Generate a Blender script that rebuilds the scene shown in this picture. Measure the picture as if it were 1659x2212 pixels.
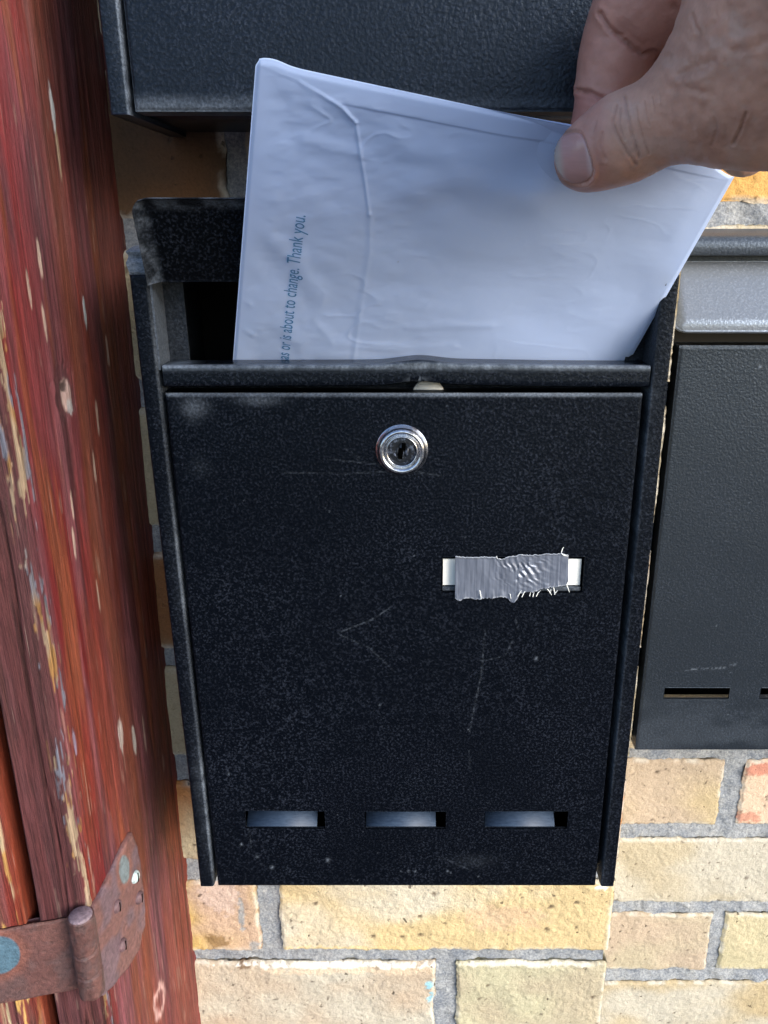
import bpy, bmesh, math, random
import numpy as np
from mathutils import Vector, Matrix

for o in list(bpy.data.objects): bpy.data.objects.remove(o)
C = bpy.context.scene.collection
sc = bpy.context.scene

# ---------------------------------------------------------------- camera
PITCH = math.radians(19.7)
cd = bpy.data.cameras.new('camera'); cam = bpy.data.objects.new('camera', cd); C.objects.link(cam)
cd.sensor_fit = 'VERTICAL'; cd.sensor_height = 24.0; cd.lens = 24.0*1720/2212
cd.shift_x = -69.5/2212
cam.location = (0, 0, 0); cam.rotation_euler = (math.radians(90)-PITCH, 0, 0)
cd.clip_start = .02; cd.clip_end = 200
sc.camera = cam
# ---------------------------------------------------------------- light
SUN_EL, SUN_AZ = math.radians(24), math.radians(50)     # azimuth: measured to the right of straight behind the camera
w = bpy.data.worlds.new('World'); sc.world = w; w.use_nodes = True
nt = w.node_tree
sky = nt.nodes.new('ShaderNodeTexSky'); sky.sky_type = 'NISHITA'; sky.sun_disc = False
sky.sun_elevation = SUN_EL; sky.sun_rotation = math.pi - SUN_AZ
sky.air_density = 1.0; sky.dust_density = 1.5; sky.ozone_density = 1.5
bg = nt.nodes['Background']; bg.inputs[1].default_value = .14
nt.links.new(sky.outputs[0], bg.inputs[0])
sd = bpy.data.lights.new('sun', 'SUN'); sd.energy = 2.0; sd.angle = math.radians(35); sd.color = (1, .955, .90)
sun = bpy.data.objects.new('sun', sd); C.objects.link(sun)
dirv = Vector((math.sin(SUN_AZ)*math.cos(SUN_EL), -math.cos(SUN_AZ)*math.cos(SUN_EL), math.sin(SUN_EL)))
sun.rotation_euler = dirv.to_track_quat('Z', 'Y').to_euler()
vs = sc.view_settings
vs.view_transform = 'Standard'; vs.look = 'None'; vs.gamma = 1; vs.exposure = 1.12

# ---------------------------------------------------------------- helpers
F, CX, CY = 1720., 899., 1106.
cp, sp = math.cos(PITCH), math.sin(PITCH)
def ray(px, py):
    a = (px-CX)/F; b = (py-CY)/F
    return np.array([a, cp-b*sp, -sp-b*cp])
def at(px, py, y):
    r = ray(px, py); return r*(y/r[1])
def zrow(row, y): return float(at(900, row, y)[2])
def to_px(p):
    p = np.asarray(p, float)
    d = p[..., 1]*cp - p[..., 2]*sp
    return CX+F*p[..., 0]/d, CY-F*(p[..., 1]*sp+p[..., 2]*cp)/d
def srgb(r, g, b):
    f = lambda c: (c/255/12.92 if c/255 <= .04045 else ((c/255+.055)/1.055)**2.4)
    return np.array([f(r), f(g), f(b)])

def _h(ix, iy, seed):
    n = (ix.astype(np.int64)*374761393 + iy.astype(np.int64)*668265263 + seed*974634541) & 0xffffffff
    n = ((n ^ (n >> 13))*1274126177) & 0xffffffff
    n = (n ^ (n >> 16)) & 0xffffffff
    return n/4294967295.
def vn(x, y, seed=0):
    x = np.asarray(x, float); y = np.asarray(y, float)
    x, y = np.broadcast_arrays(x, y)
    ix = np.floor(x); iy = np.floor(y); fx = x-ix; fy = y-iy
    fx = fx*fx*(3-2*fx); fy = fy*fy*(3-2*fy)
    a = _h(ix, iy, seed); b = _h(ix+1, iy, seed); c = _h(ix, iy+1, seed); d = _h(ix+1, iy+1, seed)
    return (a*(1-fx)+b*fx)*(1-fy)+(c*(1-fx)+d*fx)*fy
def fbm(x, y, seed=0, o=4):
    s = 0; t = 0; a = 1.
    for i in range(o):
        s = s+a*vn(x*2**i+17.3*i, y*2**i-9.1*i, seed+i); t += a; a *= .5
    return s/t
def sstep(a, b, x):
    t = np.clip((x-a)/(b-a), 0, 1); return t*t*(3-2*t)
def mix(a, b, t):
    t = np.asarray(t)[..., None]; return a*(1-t)+b*t
def segdist(X, Y, pts):
    d = np.full(np.shape(X), 1e9)
    for (x0, y0), (x1, y1) in zip(pts[:-1], pts[1:]):
        dx, dy = x1-x0, y1-y0; L = dx*dx+dy*dy+1e-20
        t = np.clip(((X-x0)*dx+(Y-y0)*dy)/L, 0, 1)
        d = np.minimum(d, np.hypot(X-x0-t*dx, Y-y0-t*dy))
    return d

def empty(name, loc, label=None, cat=None, group=None):
    o = bpy.data.objects.new(name, None); C.objects.link(o); o.location = loc
    o.empty_display_size = .02
    if label: o['label'] = label
    if cat: o['category'] = cat
    if group: o['group'] = group
    return o
def link(name, me, mat, parent=None, label=None, cat=None, smooth=False):
    o = bpy.data.objects.new(name, me); C.objects.link(o)
    me.materials.append(mat)
    if smooth: me.polygons.foreach_set('use_smooth', np.ones(len(me.polygons), bool))
    if parent is not None:
        r = parent; off = Vector((0, 0, 0))
        while r is not None: off += r.location; r = r.parent
        o.parent = parent
        me.transform(Matrix.Translation(-off))
    if label: o['label'] = label
    if cat: o['category'] = cat
    return o
def npmesh(verts, faces, col=None, extra=None):
    """verts Nx3, faces list of int arrays (quads Mx4 / tris Mx3)"""
    me = bpy.data.meshes.new('m')
    verts = np.asarray(verts, np.float32)
    fl = [np.asarray(f, np.int32) for f in (faces if isinstance(faces, list) else [faces]) if len(f)]
    nl = sum(f.size for f in fl); nf = sum(len(f) for f in fl)
    me.vertices.add(len(verts)); me.vertices.foreach_set('co', verts.ravel())
    me.loops.add(nl); me.loops.foreach_set('vertex_index', np.concatenate([f.ravel() for f in fl]))
    me.polygons.add(nf)
    tot = np.concatenate([np.full(len(f), f.shape[1]) for f in fl])
    st = np.concatenate([[0], np.cumsum(tot)[:-1]])
    me.polygons.foreach_set('loop_start', st.astype(np.int32))
    me.update(calc_edges=True)
    if col is not None:
        ca = me.color_attributes.new('Col', 'FLOAT_COLOR', 'POINT')
        c4 = np.ones((len(verts), 4), np.float32); c4[:, :3] = col
        ca.data.foreach_set('color', c4.ravel())
    for k, v in (extra or {}).items():
        a = me.attributes.new(k, 'FLOAT', 'POINT'); a.data.foreach_set('value', np.asarray(v, np.float32).ravel())
    return me
def gridfaces(nu, nv, mask=None, flip=False, base=0):
    i, j = np.meshgrid(np.arange(nu-1), np.arange(nv-1), indexing='ij')
    if mask is not None: i, j = i[mask], j[mask]
    i = i.ravel(); j = j.ravel()
    q = np.stack([i*nv+j, (i+1)*nv+j, (i+1)*nv+j+1, i*nv+j+1], 1)+base
    return q[:, ::-1] if flip else q
def box(x0, x1, y0, y1, z0, z1, bev=0, seg=2):
    bm = bmesh.new(); bmesh.ops.create_cube(bm, size=1)
    for v in bm.verts:
        v.co = Vector(((x0+x1)/2+v.co.x*(x1-x0), (y0+y1)/2+v.co.y*(y1-y0), (z0+z1)/2+v.co.z*(z1-z0)))
    if bev: bmesh.ops.bevel(bm, geom=bm.edges[:], offset=bev, segments=seg, affect='EDGES', profile=.5)
    me = bpy.data.meshes.new('m'); bm.to_mesh(me); bm.free()
    if bev: me.polygons.foreach_set('use_smooth', np.ones(len(me.polygons), bool))
    return me
def sweep_x(profile, xs, zoff=None, close=False):
    """profile list of (y,z), swept along xs; zoff(x)->array added to z"""
    pr = np.array(profile); xs = np.array(xs)
    V = np.zeros((len(xs), len(pr), 3)); V[..., 0] = xs[:, None]; V[..., 1] = pr[None, :, 0]; V[..., 2] = pr[None, :, 1]
    if zoff is not None: V[..., 2] += zoff(xs, pr)
    n, m = len(xs), len(pr)
    f = [gridfaces(n, m)]
    me = npmesh(V.reshape(-1, 3), f)
    return me
def lathe(profile, c, seg=64):
    """profile (r, yoffset) around the y axis through c; negative y towards the camera"""
    V = []; pr = np.array(profile)
    a = np.linspace(0, 2*math.pi, seg, endpoint=False)
    for r, y in profile:
        V.append(np.stack([c[0]+r*np.cos(a), np.full(seg, c[1]+y), c[2]+r*np.sin(a)], 1))
    V = np.concatenate(V); F_ = []
    for k in range(len(profile)-1):
        i = np.arange(seg); j = (i+1) % seg
        F_.append(np.stack([k*seg+i, k*seg+j, (k+1)*seg+j, (k+1)*seg+i], 1))
    return npmesh(V, F_)
def tube(pts, r, seg=6):
    pts = [Vector(p) for p in pts]; V = []; Fc = []
    rs = r if hasattr(r, '__len__') else [r]*len(pts)
    for k, p in enumerate(pts):
        t = (pts[min(k+1, len(pts)-1)]-pts[max(k-1, 0)]).normalized()
        u = t.orthogonal().normalized(); v = t.cross(u)
        for s in range(seg):
            a = 2*math.pi*s/seg; V.append(p+(u*math.cos(a)+v*math.sin(a))*rs[k])
    for k in range(len(pts)-1):
        for s in range(seg):
            s2 = (s+1) % seg; Fc.append((k*seg+s, k*seg+s2, (k+1)*seg+s2, (k+1)*seg+s))
    return np.array([tuple(v) for v in V]), np.array(Fc)

# ---------------------------------------------------------------- materials
class NT:
    def __init__(s, name):
        s.m = bpy.data.materials.new(name); s.m.use_nodes = True; s.t = s.m.node_tree; s.b = s.t.nodes['Principled BSDF']
    def n(s, typ, **kw):
        x = s.t.nodes.new(typ)
        for k, v in kw.items(): setattr(x, k, v)
        return x
    def l(s, a, b): s.t.links.new(a, b)
    def coord(s, scale=(1, 1, 1), kind='Object'):
        tc = s.n('ShaderNodeTexCoord'); mp = s.n('ShaderNodeMapping'); mp.inputs['Scale'].default_value = scale
        s.l(tc.outputs[kind], mp.inputs[0]); return mp.outputs[0]
    def noise(s, vec, scale, detail=2, rough=.5, dist=0):
        x = s.n('ShaderNodeTexNoise'); x.inputs['Scale'].default_value = scale; x.inputs['Detail'].default_value = detail
        x.inputs['Roughness'].default_value = rough; x.inputs['Distortion'].default_value = dist
        s.l(vec, x.inputs['Vector']); return x.outputs['Fac']
    def ramp(s, fac, stops):
        x = s.n('ShaderNodeValToRGB'); r = x.color_ramp
        while len(r.elements) < len(stops): r.elements.new(.5)
        for e, (p, c) in zip(r.elements, stops):
            e.position = p; e.color = (*c, 1) if hasattr(c, '__len__') else (c, c, c, 1)
        s.l(fac, x.inputs[0]); return x.outputs[0]
    def mixc(s, fac, a, b, mode='MIX'):
        x = s.n('ShaderNodeMix', data_type='RGBA', blend_type=mode)
        for sock, v in ((x.inputs[0], fac), (x.inputs[6], a), (x.inputs[7], b)):
            if hasattr(v, 'is_output'): s.l(v, sock)
            elif not hasattr(v, '__len__'): sock.default_value = v
            else: sock.default_value = (*v, 1)
        return x.outputs[2]
    def math(s, op, a, b=0.):
        x = s.n('ShaderNodeMath', operation=op)
        for i, v in enumerate((a, b)):
            if hasattr(v, 'is_output'): s.l(v, x.inputs[i])
            else: x.inputs[i].default_value = v
        return x.outputs[0]
    def attr(s, name, out='Fac'):
        x = s.n('ShaderNodeAttribute'); x.attribute_name = name; return x.outputs[out]
    def bump(s, h, strength, dist):
        x = s.n('ShaderNodeBump'); x.inputs['Strength'].default_value = strength; x.inputs['Distance'].default_value = dist
        s.l(h, x.inputs['Height']); s.l(x.outputs[0], s.b.inputs['Normal']); return x
    def set(s, **kw):
        for k, v in kw.items():
            i = s.b.inputs[k.replace('_', ' ')]
            if hasattr(v, 'is_output'): s.l(v, i)
            else: i.default_value = (*v, 1) if (hasattr(v, '__len__') and len(v) == 3) else v
        return s.m

def mat_powder(name, base=(.0008, .0014, .0034), spec=.15, bumpd=.00022, rough=.42):
    m = NT(name); v = m.coord()
    big = m.noise(v, 900, 3, .6)
    worm = m.n('ShaderNodeTexVoronoi', feature='F1'); worm.inputs['Scale'].default_value = 560; worm.inputs['Randomness'].default_value = 1
    m.l(v, worm.inputs['Vector'])
    h = m.math('ADD', big, m.math('MULTIPLY', worm.outputs['Distance'], -.5))
    speck = m.ramp(big, [(.50, 0.), (.68, 1.)])
    cloud = m.ramp(m.noise(v, 22, 4, .65), [(.35, .35), (.7, 1.)])
    c = m.mixc(m.math('MULTIPLY', speck, m.math('MULTIPLY', cloud, .75)), base, (base[0]*1.5+.024, base[1]*1.5+.029, base[2]*1.5+.042))
    wear_glint = m.attr('wear_glint')
    wn = m.math('MULTIPLY', wear_glint, m.ramp(m.noise(v, 900, 3, .7), [(.3, .35), (.65, 1.)]))
    c = m.mixc(wn, c, (.20, .24, .30))  # pale tint carries real wear and also painted edge highlights
    m.bump(h, 1., bumpd)
    return m.set(Base_Color=c, Roughness=m.math('ADD', rough, m.math('MULTIPLY', wn, .3)), Specular_IOR_Level=spec, Specular_Tint=(.62, .78, 1.))
M_powder = mat_powder('black_textured_powder_coat')
M_powder_t = mat_powder('upper_box_powder_coat', base=(.002, .003, .006), spec=.36, bumpd=.00024, rough=.36)  # same black paint, base and gloss raised to suggest the horizon's reflection
M_powder_r = mat_powder('dark_grey_textured_powder_coat', base=(.013, .017, .023), rough=.36, spec=.5)
M_in = NT('bare_black_inside').set(Base_Color=(.006, .006, .007), Roughness=.6)

m = NT('chrome_lock'); v = m.coord()
n_ = m.noise(v, 700, 3, .6)
M_chrome = m.set(Base_Color=m.ramp(n_, [(.3, (.45, .48, .55)), (.7, (.75, .78, .85))]), Metallic=1., Roughness=m.ramp(n_, [(.3, .12), (.8, .32)]))
m = NT('scuffed_lock_core'); v = m.coord(); n_ = m.noise(v, 420, 4, .65)
m.bump(m.noise(v, 1500, 2), .4, .0001)
M_core = m.set(Base_Color=m.ramp(n_, [(.50, (.02, .024, .032)), (.72, (.22, .26, .36))]), Metallic=.7, Roughness=.42)
M_black = NT('black_void').set(Base_Color=(.001, .001, .001), Roughness=.9, Specular_IOR_Level=0.)
m = NT('zinc_lock_tongue'); v = m.coord((1, 1, 6))
M_zinc = m.set(Base_Color=m.ramp(m.noise(v, 300, 3), [(.3, (.3, .32, .33)), (.7, (.5, .52, .52))]), Metallic=.3, Roughness=.6)
m = NT('grey_vent_louvre'); v = m.coord((1, 6, 1))
M_louvre = m.set(Base_Color=m.ramp(m.noise(v, 300, 3), [(.3, (.022, .04, .075)), (.7, (.042, .068, .115))]), Metallic=.0, Roughness=.5)
m = NT('white_card'); M_card = m.set(Base_Color=(.82, .85, .84), Roughness=.6)

m = NT('brick_face'); v = m.coord()
col = m.attr('Col', 'Color')
fine = m.noise(v, 700, 4, .7)
c = m.mixc(1., col, m.ramp(fine, [(.25, .74), (.5, 1.), (.75, 1.12)]), 'MULTIPLY')
pits = m.noise(v, 170, 3, .55); pm = m.ramp(pits, [(.28, 1.), (.34, 0.)])
c = m.mixc(m.math('MULTIPLY', pm, .75), c, (.07, .05, .035))
h = m.math('ADD', m.noise(v, 320, 5, .7), m.math('MULTIPLY', pm, -.5))
m.bump(h, 1., .0013)
M_brick = m.set(Base_Color=c, Roughness=.9, Specular_IOR_Level=.25)

m = NT('grey_mortar'); v = m.coord()
gr = m.noise(v, 600, 3, .8)
c = m.ramp(gr, [(.3, (.26, .275, .30)), (.5, (.42, .45, .49)), (.68, (.62, .64, .66))])
c = m.mixc(1., c, m.ramp(m.noise(v, 55, 4, .7), [(.32, (.62, .66, .72)), (.7, (1.15, 1.12, 1.06))]), 'MULTIPLY')
m.bump(m.noise(v, 500, 5, .8), 1., .0022)
M_mortar = m.set(Base_Color=c, Roughness=.95, Specular_IOR_Level=.2)

m = NT('weathered_red_wood'); v = m.coord((1, 1, .03)); v2 = m.coord((1, 1, .012))
col = m.attr('Col', 'Color')
st = m.noise(v, 900, 4, .7)
c = m.mixc(1., col, m.ramp(st, [(.28, .5), (.5, .95), (.72, 1.3)]), 'MULTIPLY')
g2 = m.noise(m.coord((1, 1, .022)), 2600, 3, .7)
c = m.mixc(1., c, m.ramp(g2, [(.34, .55), (.5, 1.), (.68, 1.15)]), 'MULTIPLY')
c = m.mixc(m.ramp(m.noise(v2, 1500, 2, .6), [(.70, 0.), (.76, .55)]), c, (.42, .33, .28))
m.bump(m.math('ADD', m.math('ADD', st, m.math('MULTIPLY', g2, .8)), m.math('MULTIPLY', m.noise(m.coord(), 900, 3), .3)), .9, .0007)
M_wood = m.set(Base_Color=c, Roughness=m.ramp(st, [(.3, .6), (.7, .45)]), Specular_IOR_Level=.3)

m = NT('painted_rusty_iron'); v = m.coord()
col = m.attr('Col', 'Color'); st = m.noise(v, 420, 5, .7)
c = m.mixc(1., col, m.ramp(st, [(.3, .55), (.5, 1.), (.7, 1.3)]), 'MULTIPLY')
m.bump(st, 1., .0008)
M_iron = m.set(Base_Color=c, Roughness=.55)

m = NT('envelope_paper'); v = m.coord()
m.bump(m.noise(v, 260, 4, .6), .2, .0003)
col = m.attr('Col', 'Color')
m.set(Base_Color=col, Roughness=.5, Specular_IOR_Level=.4)
tr = m.n('ShaderNodeBsdfTranslucent'); tr.inputs[0].default_value = (.66, .84, 1, 1)
mx = m.n('ShaderNodeMixShader'); mx.inputs[0].default_value = .34
out = m.t.nodes['Material Output']
m.l(m.b.outputs[0], mx.inputs[1]); m.l(tr.outputs[0], mx.inputs[2]); m.l(mx.outputs[0], out.inputs[0])
M_paper = m.m
M_ink = NT('teal_print').set(Base_Color=(.05, .19, .40), Roughness=.6)

m = NT('silver_duct_tape'); v = m.coord((1, 1, .05))
rb = m.noise(v, 900, 2, .5)
c = m.ramp(rb, [(.35, (.11, .13, .18)), (.65, (.19, .22, .29))])
m.bump(rb, .7, .0002)
M_tape = m.set(Base_Color=m.mixc(m.attr('wear_glint'), c, (.55, .6, .7)), Metallic=.35, Roughness=.34)

m = NT('skin'); v = m.coord()
col = m.attr('Col', 'Color')
sp_ = m.noise(v, 300, 4, .6)
c = m.mixc(1., col, m.ramp(sp_, [(.3, .93), (.7, 1.06)]), 'MULTIPLY')
vo = m.n('ShaderNodeTexVoronoi'); vo.inputs['Scale'].default_value = 900; m.l(v, vo.inputs['Vector'])
m.bump(m.math('ADD', m.math('MULTIPLY', vo.outputs['Distance'], .5), m.noise(v, 500, 4, .6)), .28, .0002)
M_skin = m.set(Base_Color=c, Roughness=.44, Subsurface_Weight=.12, Subsurface_Scale=.004, Specular_IOR_Level=.4)
m.b.inputs['Subsurface Radius'].default_value = (1, .35, .2)
m = NT('fingernail'); v = m.coord((1, 1, 1))
M_nail = m.set(Base_Color=m.attr('Col', 'Color'), Roughness=.22, Subsurface_Weight=.1, Subsurface_Scale=.002)
m = NT('dark_sleeve_cloth'); v = m.coord(); m.bump(m.noise(v, 900, 3), .5, .0004)
M_sleeve = m.set(Base_Color=m.ramp(m.noise(v, 400, 3), [(.3, (.02, .025, .04)), (.7, (.04, .045, .06))]), Roughness=.9)
m = NT('asphalt'); v = m.coord()
M_ground = m.set(Base_Color=m.ramp(m.noise(v, 60, 5, .8), [(.3, (.03, .03, .032)), (.7, (.075, .074, .072))]), Roughness=.9)

# ---------------------------------------------------------------- setting: ground
g = link('ground', npmesh([(-40, -40, -1.35), (40, -40, -1.35), (40, .52, -1.35), (-40, .52, -1.35)], np.array([[0, 1, 2, 3]])), M_ground)
g['kind'] = 'structure'

# ---------------------------------------------------------------- brick walls
BUFF = srgb(196, 184, 158); PALE = srgb(204, 198, 182); PINK = srgb(198, 180, 158); YEL = srgb(198, 180, 144)
ORNG = srgb(205, 140, 80); GREYB = srgb(190, 178, 150); BRN = srgb(150, 105, 70)
def brick(parent, x0, x1, z0, z1, yf, depth, seed, base, second, res=.0014, marks=(), side=False, chip=1.):
    nu = max(8, int((x1-x0)/res)); nv = max(6, int((z1-z0)/res))
    U, V = np.meshgrid(np.linspace(0, 1, nu), np.linspace(0, 1, nv), indexing='ij')
    X = x0+U*(x1-x0); Z = z0+V*(z1-z0)
    # ragged outline
    eL = (vn(Z*170, Z*0, seed)-.5)*.0018*chip+(vn(Z*900, Z*0, seed+6)-.5)*.0010; eR = (vn(Z*150, Z*0, seed+5)-.5)*(.0004 if side else .0018*chip)+(vn(Z*900, Z*0, seed+7)-.5)*(.0003 if side else .0010)
    eT = (vn(X*60, X*0, seed+9)-.5)*.0016*chip+(fbm(X*420, X*0, seed+19, 3)-.5)*.0022; eB = (vn(X*60, X*0, seed+11)-.5)*.0016*chip+(fbm(X*400, X*0, seed+21, 3)-.5)*.0022
    Xn = X+eL*(1-U)**4+eR*U**4; Zn = Z+eT*V**4+eB*(1-V)**4
    d = np.minimum(np.minimum(X-x0, x1-X), np.minimum(Z-z0, z1-Z))
    r = .0022
    dd = np.clip(r-d, 0, r)
    Y = yf+(r-np.sqrt(np.maximum(r*r-dd*dd, 0)))*.9+(fbm(X*60, Z*60, seed+2, 4)-.5)*.0022+(fbm(X*450, Z*450, seed+3, 3)-.5)*.0013
    # colour: drifting tints, pits, lime rim
    t = sstep(.35, .68, fbm(X*16+seed, Z*24, seed+30, 3))
    col = mix(base, second, t)
    col = col*(.93+.14*fbm(X*90, Z*90, seed+31, 3))[..., None]
    sp1 = vn(X*420, Z*420, seed+40); sp1 = sstep(.93, .985, sp1)*sstep(.45, .6, vn(X*45, Z*45, seed+41))
    col = mix(col, np.array([.06, .04, .03])+0*col, np.clip(sp1, 0, 1)*.85)
    rim = sstep(.0045, .0005, d)*sstep(.38, .6, fbm(X*130, Z*130, seed+50, 3))
    col = mix(col, srgb(226, 222, 210)+0*col, rim*.75)
    col = col*BRICK_GAIN
    rng = random.Random(seed)
    for _ in range(int(10*(x1-x0)/.1)):       # kiln spots and little holes
        px_, pz_ = rng.uniform(x0, x1), rng.uniform(z0, z1); rr = rng.choice([.0006, .0008, .0008, .0011, .0014, .0021])
        q = np.hypot(X-px_, (Z-pz_)*1.2)+(vn(X*900, Z*900, seed+60)-.5)*.0008
        k = sstep(rr*1.1, rr*.5, q)
        col = mix(col, np.array([.075, .05, .035])+0*col, k*.85); Y = Y+k*.0006
    for (mx_, mz_, rx, rz, c, a) in marks:
        q = np.hypot((X-mx_)/rx, (Z-mz_)/rz)+(fbm(X*350, Z*350, seed+70, 3)-.5)*1.3
        col = mix(col, np.array(c)+0*col, sstep(1.0, .75, q)*a)
    P = np.stack([Xn, Y, Zn], -1).reshape(-1, 3)
    col = col.reshape(-1, 3)
    # skirt back
    bi = np.concatenate([np.arange(nu)*nv, (nu-1)*nv+np.arange(1, nv), (np.arange(nu-1)[::-1])*nv+nv-1, np.arange(1, nv-1)[::-1]])
    rings = [P]; cols = [col]; Fs = [gridfaces(nu, nv)]
    nsk = 10 if side else 2; prev = bi; base_i = len(P)
    for k in range(1, nsk+1):
        Pk = P[bi].copy(); Pk[:, 1] = P[bi, 1]*(1-k/nsk)+(yf+depth)*k/nsk
        if side: Pk[:, 0] += np.where(Pk[:, 0] > x1-.003, (vn(Pk[:, 1]*300, Pk[:, 2]*300, seed+77)-.5)*.0012, 0)
        idx = np.arange(len(bi))+base_i+(k-1)*len(bi)
        rings.append(Pk); cols.append(col[bi]*.97)
        Fs.append(np.stack([prev, np.roll(prev, -1), np.roll(idx, -1), idx], 1)); prev = idx
    me = npmesh(np.concatenate(rings), Fs, np.concatenate(cols))
    return link('brick', me, M_brick, parent, smooth=True)
def mortar(parent, x0, x1, z0, z1, y, seed, ymax=None):
    res = .0012; nu = int((x1-x0)/res); nv = int((z1-z0)/res)
    X, Z = np.meshgrid(np.linspace(x0, x1, nu), np.linspace(z0, z1, nv), indexing='ij')
    Y = y+(fbm(X*90, Z*90, seed, 4)-.5)*.0042+(fbm(X*500, Z*500, seed+4, 3)-.5)*.0014
    if ymax is not None:      # return face of the pier
        pass
    me = npmesh(np.stack([X, Y, Z], -1).reshape(-1, 3), gridfaces(nu, nv))
    return link('mortar', me, M_mortar, parent, smooth=True)

PY = .41; PX = .1314
pier = empty('brick_pier', (0, PY, -.6), 'buff brick pier behind the two left mailboxes, standing proud of the wall', 'brick pier')
rows = [(-.5365, -.4750), (-.4645, -.4040), (-.3880, -.3256), (-.3070, -.2449), (-.2319, -.1712), (-.1546, -.0888),
        (-.0747, -.0106), (.0032, .0680), (.0800, .1420)]
BRICK_GAIN = .86
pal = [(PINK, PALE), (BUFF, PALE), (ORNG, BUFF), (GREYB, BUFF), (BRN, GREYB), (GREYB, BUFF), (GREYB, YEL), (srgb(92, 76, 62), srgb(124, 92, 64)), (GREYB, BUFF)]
W_ = srgb(150, 205, 225); GR = srgb(150, 155, 158)
for k, (z0, z1) in enumerate(rows):
    A, B = pal[k]
    if k % 2 == 0:
        xs = [(-.205, .0130), (.0280, PX)]
    else:
        xs = [(-.205, -.1050), (-.0912, PX)]
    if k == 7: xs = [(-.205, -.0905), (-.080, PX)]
    for j, (x0, x1) in enumerate(xs):
        mk = []
        a_, b_ = A, B
        if k == 0 and j == 0: mk = [(.0085, -.497, .0028, .004, W_, .9), (.0095, -.509, .0018, .006, W_, .8), (-.03, -.482, .09, .004, srgb(228, 205, 175), .5), (-.118, -.478, .006, .005, srgb(110, 85, 60), .8), (-.05, -.478, .075, .0028, srgb(232, 230, 222), .95)]
        if k == 0 and j == 1: a_, b_ = srgb(200, 195, 165), BUFF; mk = [(.07, -.477, .05, .0025, srgb(225, 220, 205), .9)]
        if k == 1 and j == 0: a_, b_ = srgb(210, 178, 100), srgb(205, 178, 155); mk = [(-.1168, -.431, .0022, .016, GR, .9), (-.111, -.459, .004, .004, GR, .8), (-.135, -.455, .008, .006, srgb(120, 92, 50), .7), (-.13, -.414, .014, .02, srgb(205, 185, 175), .7)]
        if k == 1 and j == 1: a_, b_ = srgb(218, 196, 150), srgb(220, 212, 192); mk = [(.122, -.409, .005, .002, srgb(235, 235, 235), .9), (.06, -.435, .03, .012, srgb(205, 172, 145), .5), (-.04, -.463, .06, .003, srgb(225, 200, 140), .6)]
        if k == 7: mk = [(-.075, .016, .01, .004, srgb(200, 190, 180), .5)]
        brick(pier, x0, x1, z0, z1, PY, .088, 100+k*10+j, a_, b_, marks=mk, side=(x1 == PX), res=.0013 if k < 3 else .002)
mortar(pier, -.21, PX-.003, -.62, .16, PY+.0026, 7)
ms = box(-.21, PX-.004, PY+.008, PY+.09, -1.35, .40); link('mortar', ms, M_mortar, pier)

WY = .498
wall = empty('brick_wall', (.3, WY, -.6), 'buff and orange brick wall set back behind the right mailbox, grey mortar joints', 'brick wall')
rr = lambda a: zrow(a, WY)
R = [(rr(2260), rr(2122), [(.128, .47)], (YEL, PALE)),
     (rr(2095), rr(1975), [(.128, float(at(1530, 2050, WY)[0])), (float(at(1556, 2050, WY)[0]), .47)], (PINK, BUFF)),
     (rr(1950), rr(1813), [(.128, .36)], (PALE, BUFF)),
     (rr(1783), rr(1642), [(.128, float(at(1560, 1700, WY)[0])), (float(at(1603, 1700, WY)[0]), .47)], (YEL, PINK))]
z = rr(1620)
while z < rr(500):
    R.append((z, z+.063, [(.128, .25), (.262, .47)], (BUFF, PALE))); z += .076
R += [(rr(438), rr(322), [(.128, .25), (.262, .47)], (srgb(224, 165, 85), srgb(222, 178, 110))), (rr(318)+.006, rr(318)+.07, [(.128, .33)], (BUFF, YEL))]
for k, (z0, z1, xs, (A, B)) in enumerate(R):
    for j, (x0, x1) in enumerate(xs):
        mk = []
        if k == 3 and j == 0: mk = [(.229, -.412, .005, .012, GR, .0)]
        if k == 3 and j == 1: A, B = srgb(228, 205, 170), srgb(225, 200, 175); mk = [(x0+.012, z1-.008, .012, .006, srgb(196, 124, 106), .8), (x0+.008, z0+.008, .012, .006, srgb(196, 128, 108), .7)]
        if k == 1 and j == 1: A, B = srgb(205, 195, 160), srgb(212, 200, 165)
        brick(wall, x0, x1, z0, z1, WY, .06, 300+k*10+j, A, B, marks=mk)
mortar(wall, .125, .48, -.68, .13, WY+.0024, 8)

# ---------------------------------------------------------------- wooden gate frame and gate
LEAN = .018
def lean_x(z): return LEAN*(z+.3)
def profile_pts():
    pts = []
    a = np.array([-.148, .4185]); b = np.array([-.1612, .3065])
    for t in np.linspace(0, 1, 250): pts.append(a*(1-t)+b*t)
    # rounded arris then the front face, turned 13 degrees
    d1 = (b-a)/np.linalg.norm(b-a); d2 = np.array([-math.cos(math.radians(13)), -math.sin(math.radians(13))])
    rad = .0035; c = b
    for t in np.linspace(.12, 1, 10):
        u = d1*(1-t)+d2*t; u = u/np.linalg.norm(u); c = c+u*rad*.16; pts.append(c.copy())
    for t in np.linspace(.0007, .0185, 28): pts.append(c+d2*t)
    e = pts[-1]; back = np.array([0.03, .02]); back = back/np.linalg.norm(back)
    for t in np.linspace(.0008, .02, 12): pts.append(e+np.array([.25, 1.])*t)
    return np.array(pts), 250
pp, NREV = profile_pts()
seglen = np.concatenate([[0], np.cumsum(np.linalg.norm(np.diff(pp, axis=0), axis=1))])
SC = seglen[NREV+4]                      # arris position along the profile
nz = 760; zz = np.linspace(-.60, .14, nz)
S, Zg = np.meshgrid(seglen, zz, indexing='ij')
tan = np.gradient(pp, axis=0); tan /= np.linalg.norm(tan, axis=1)[:, None]
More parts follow.
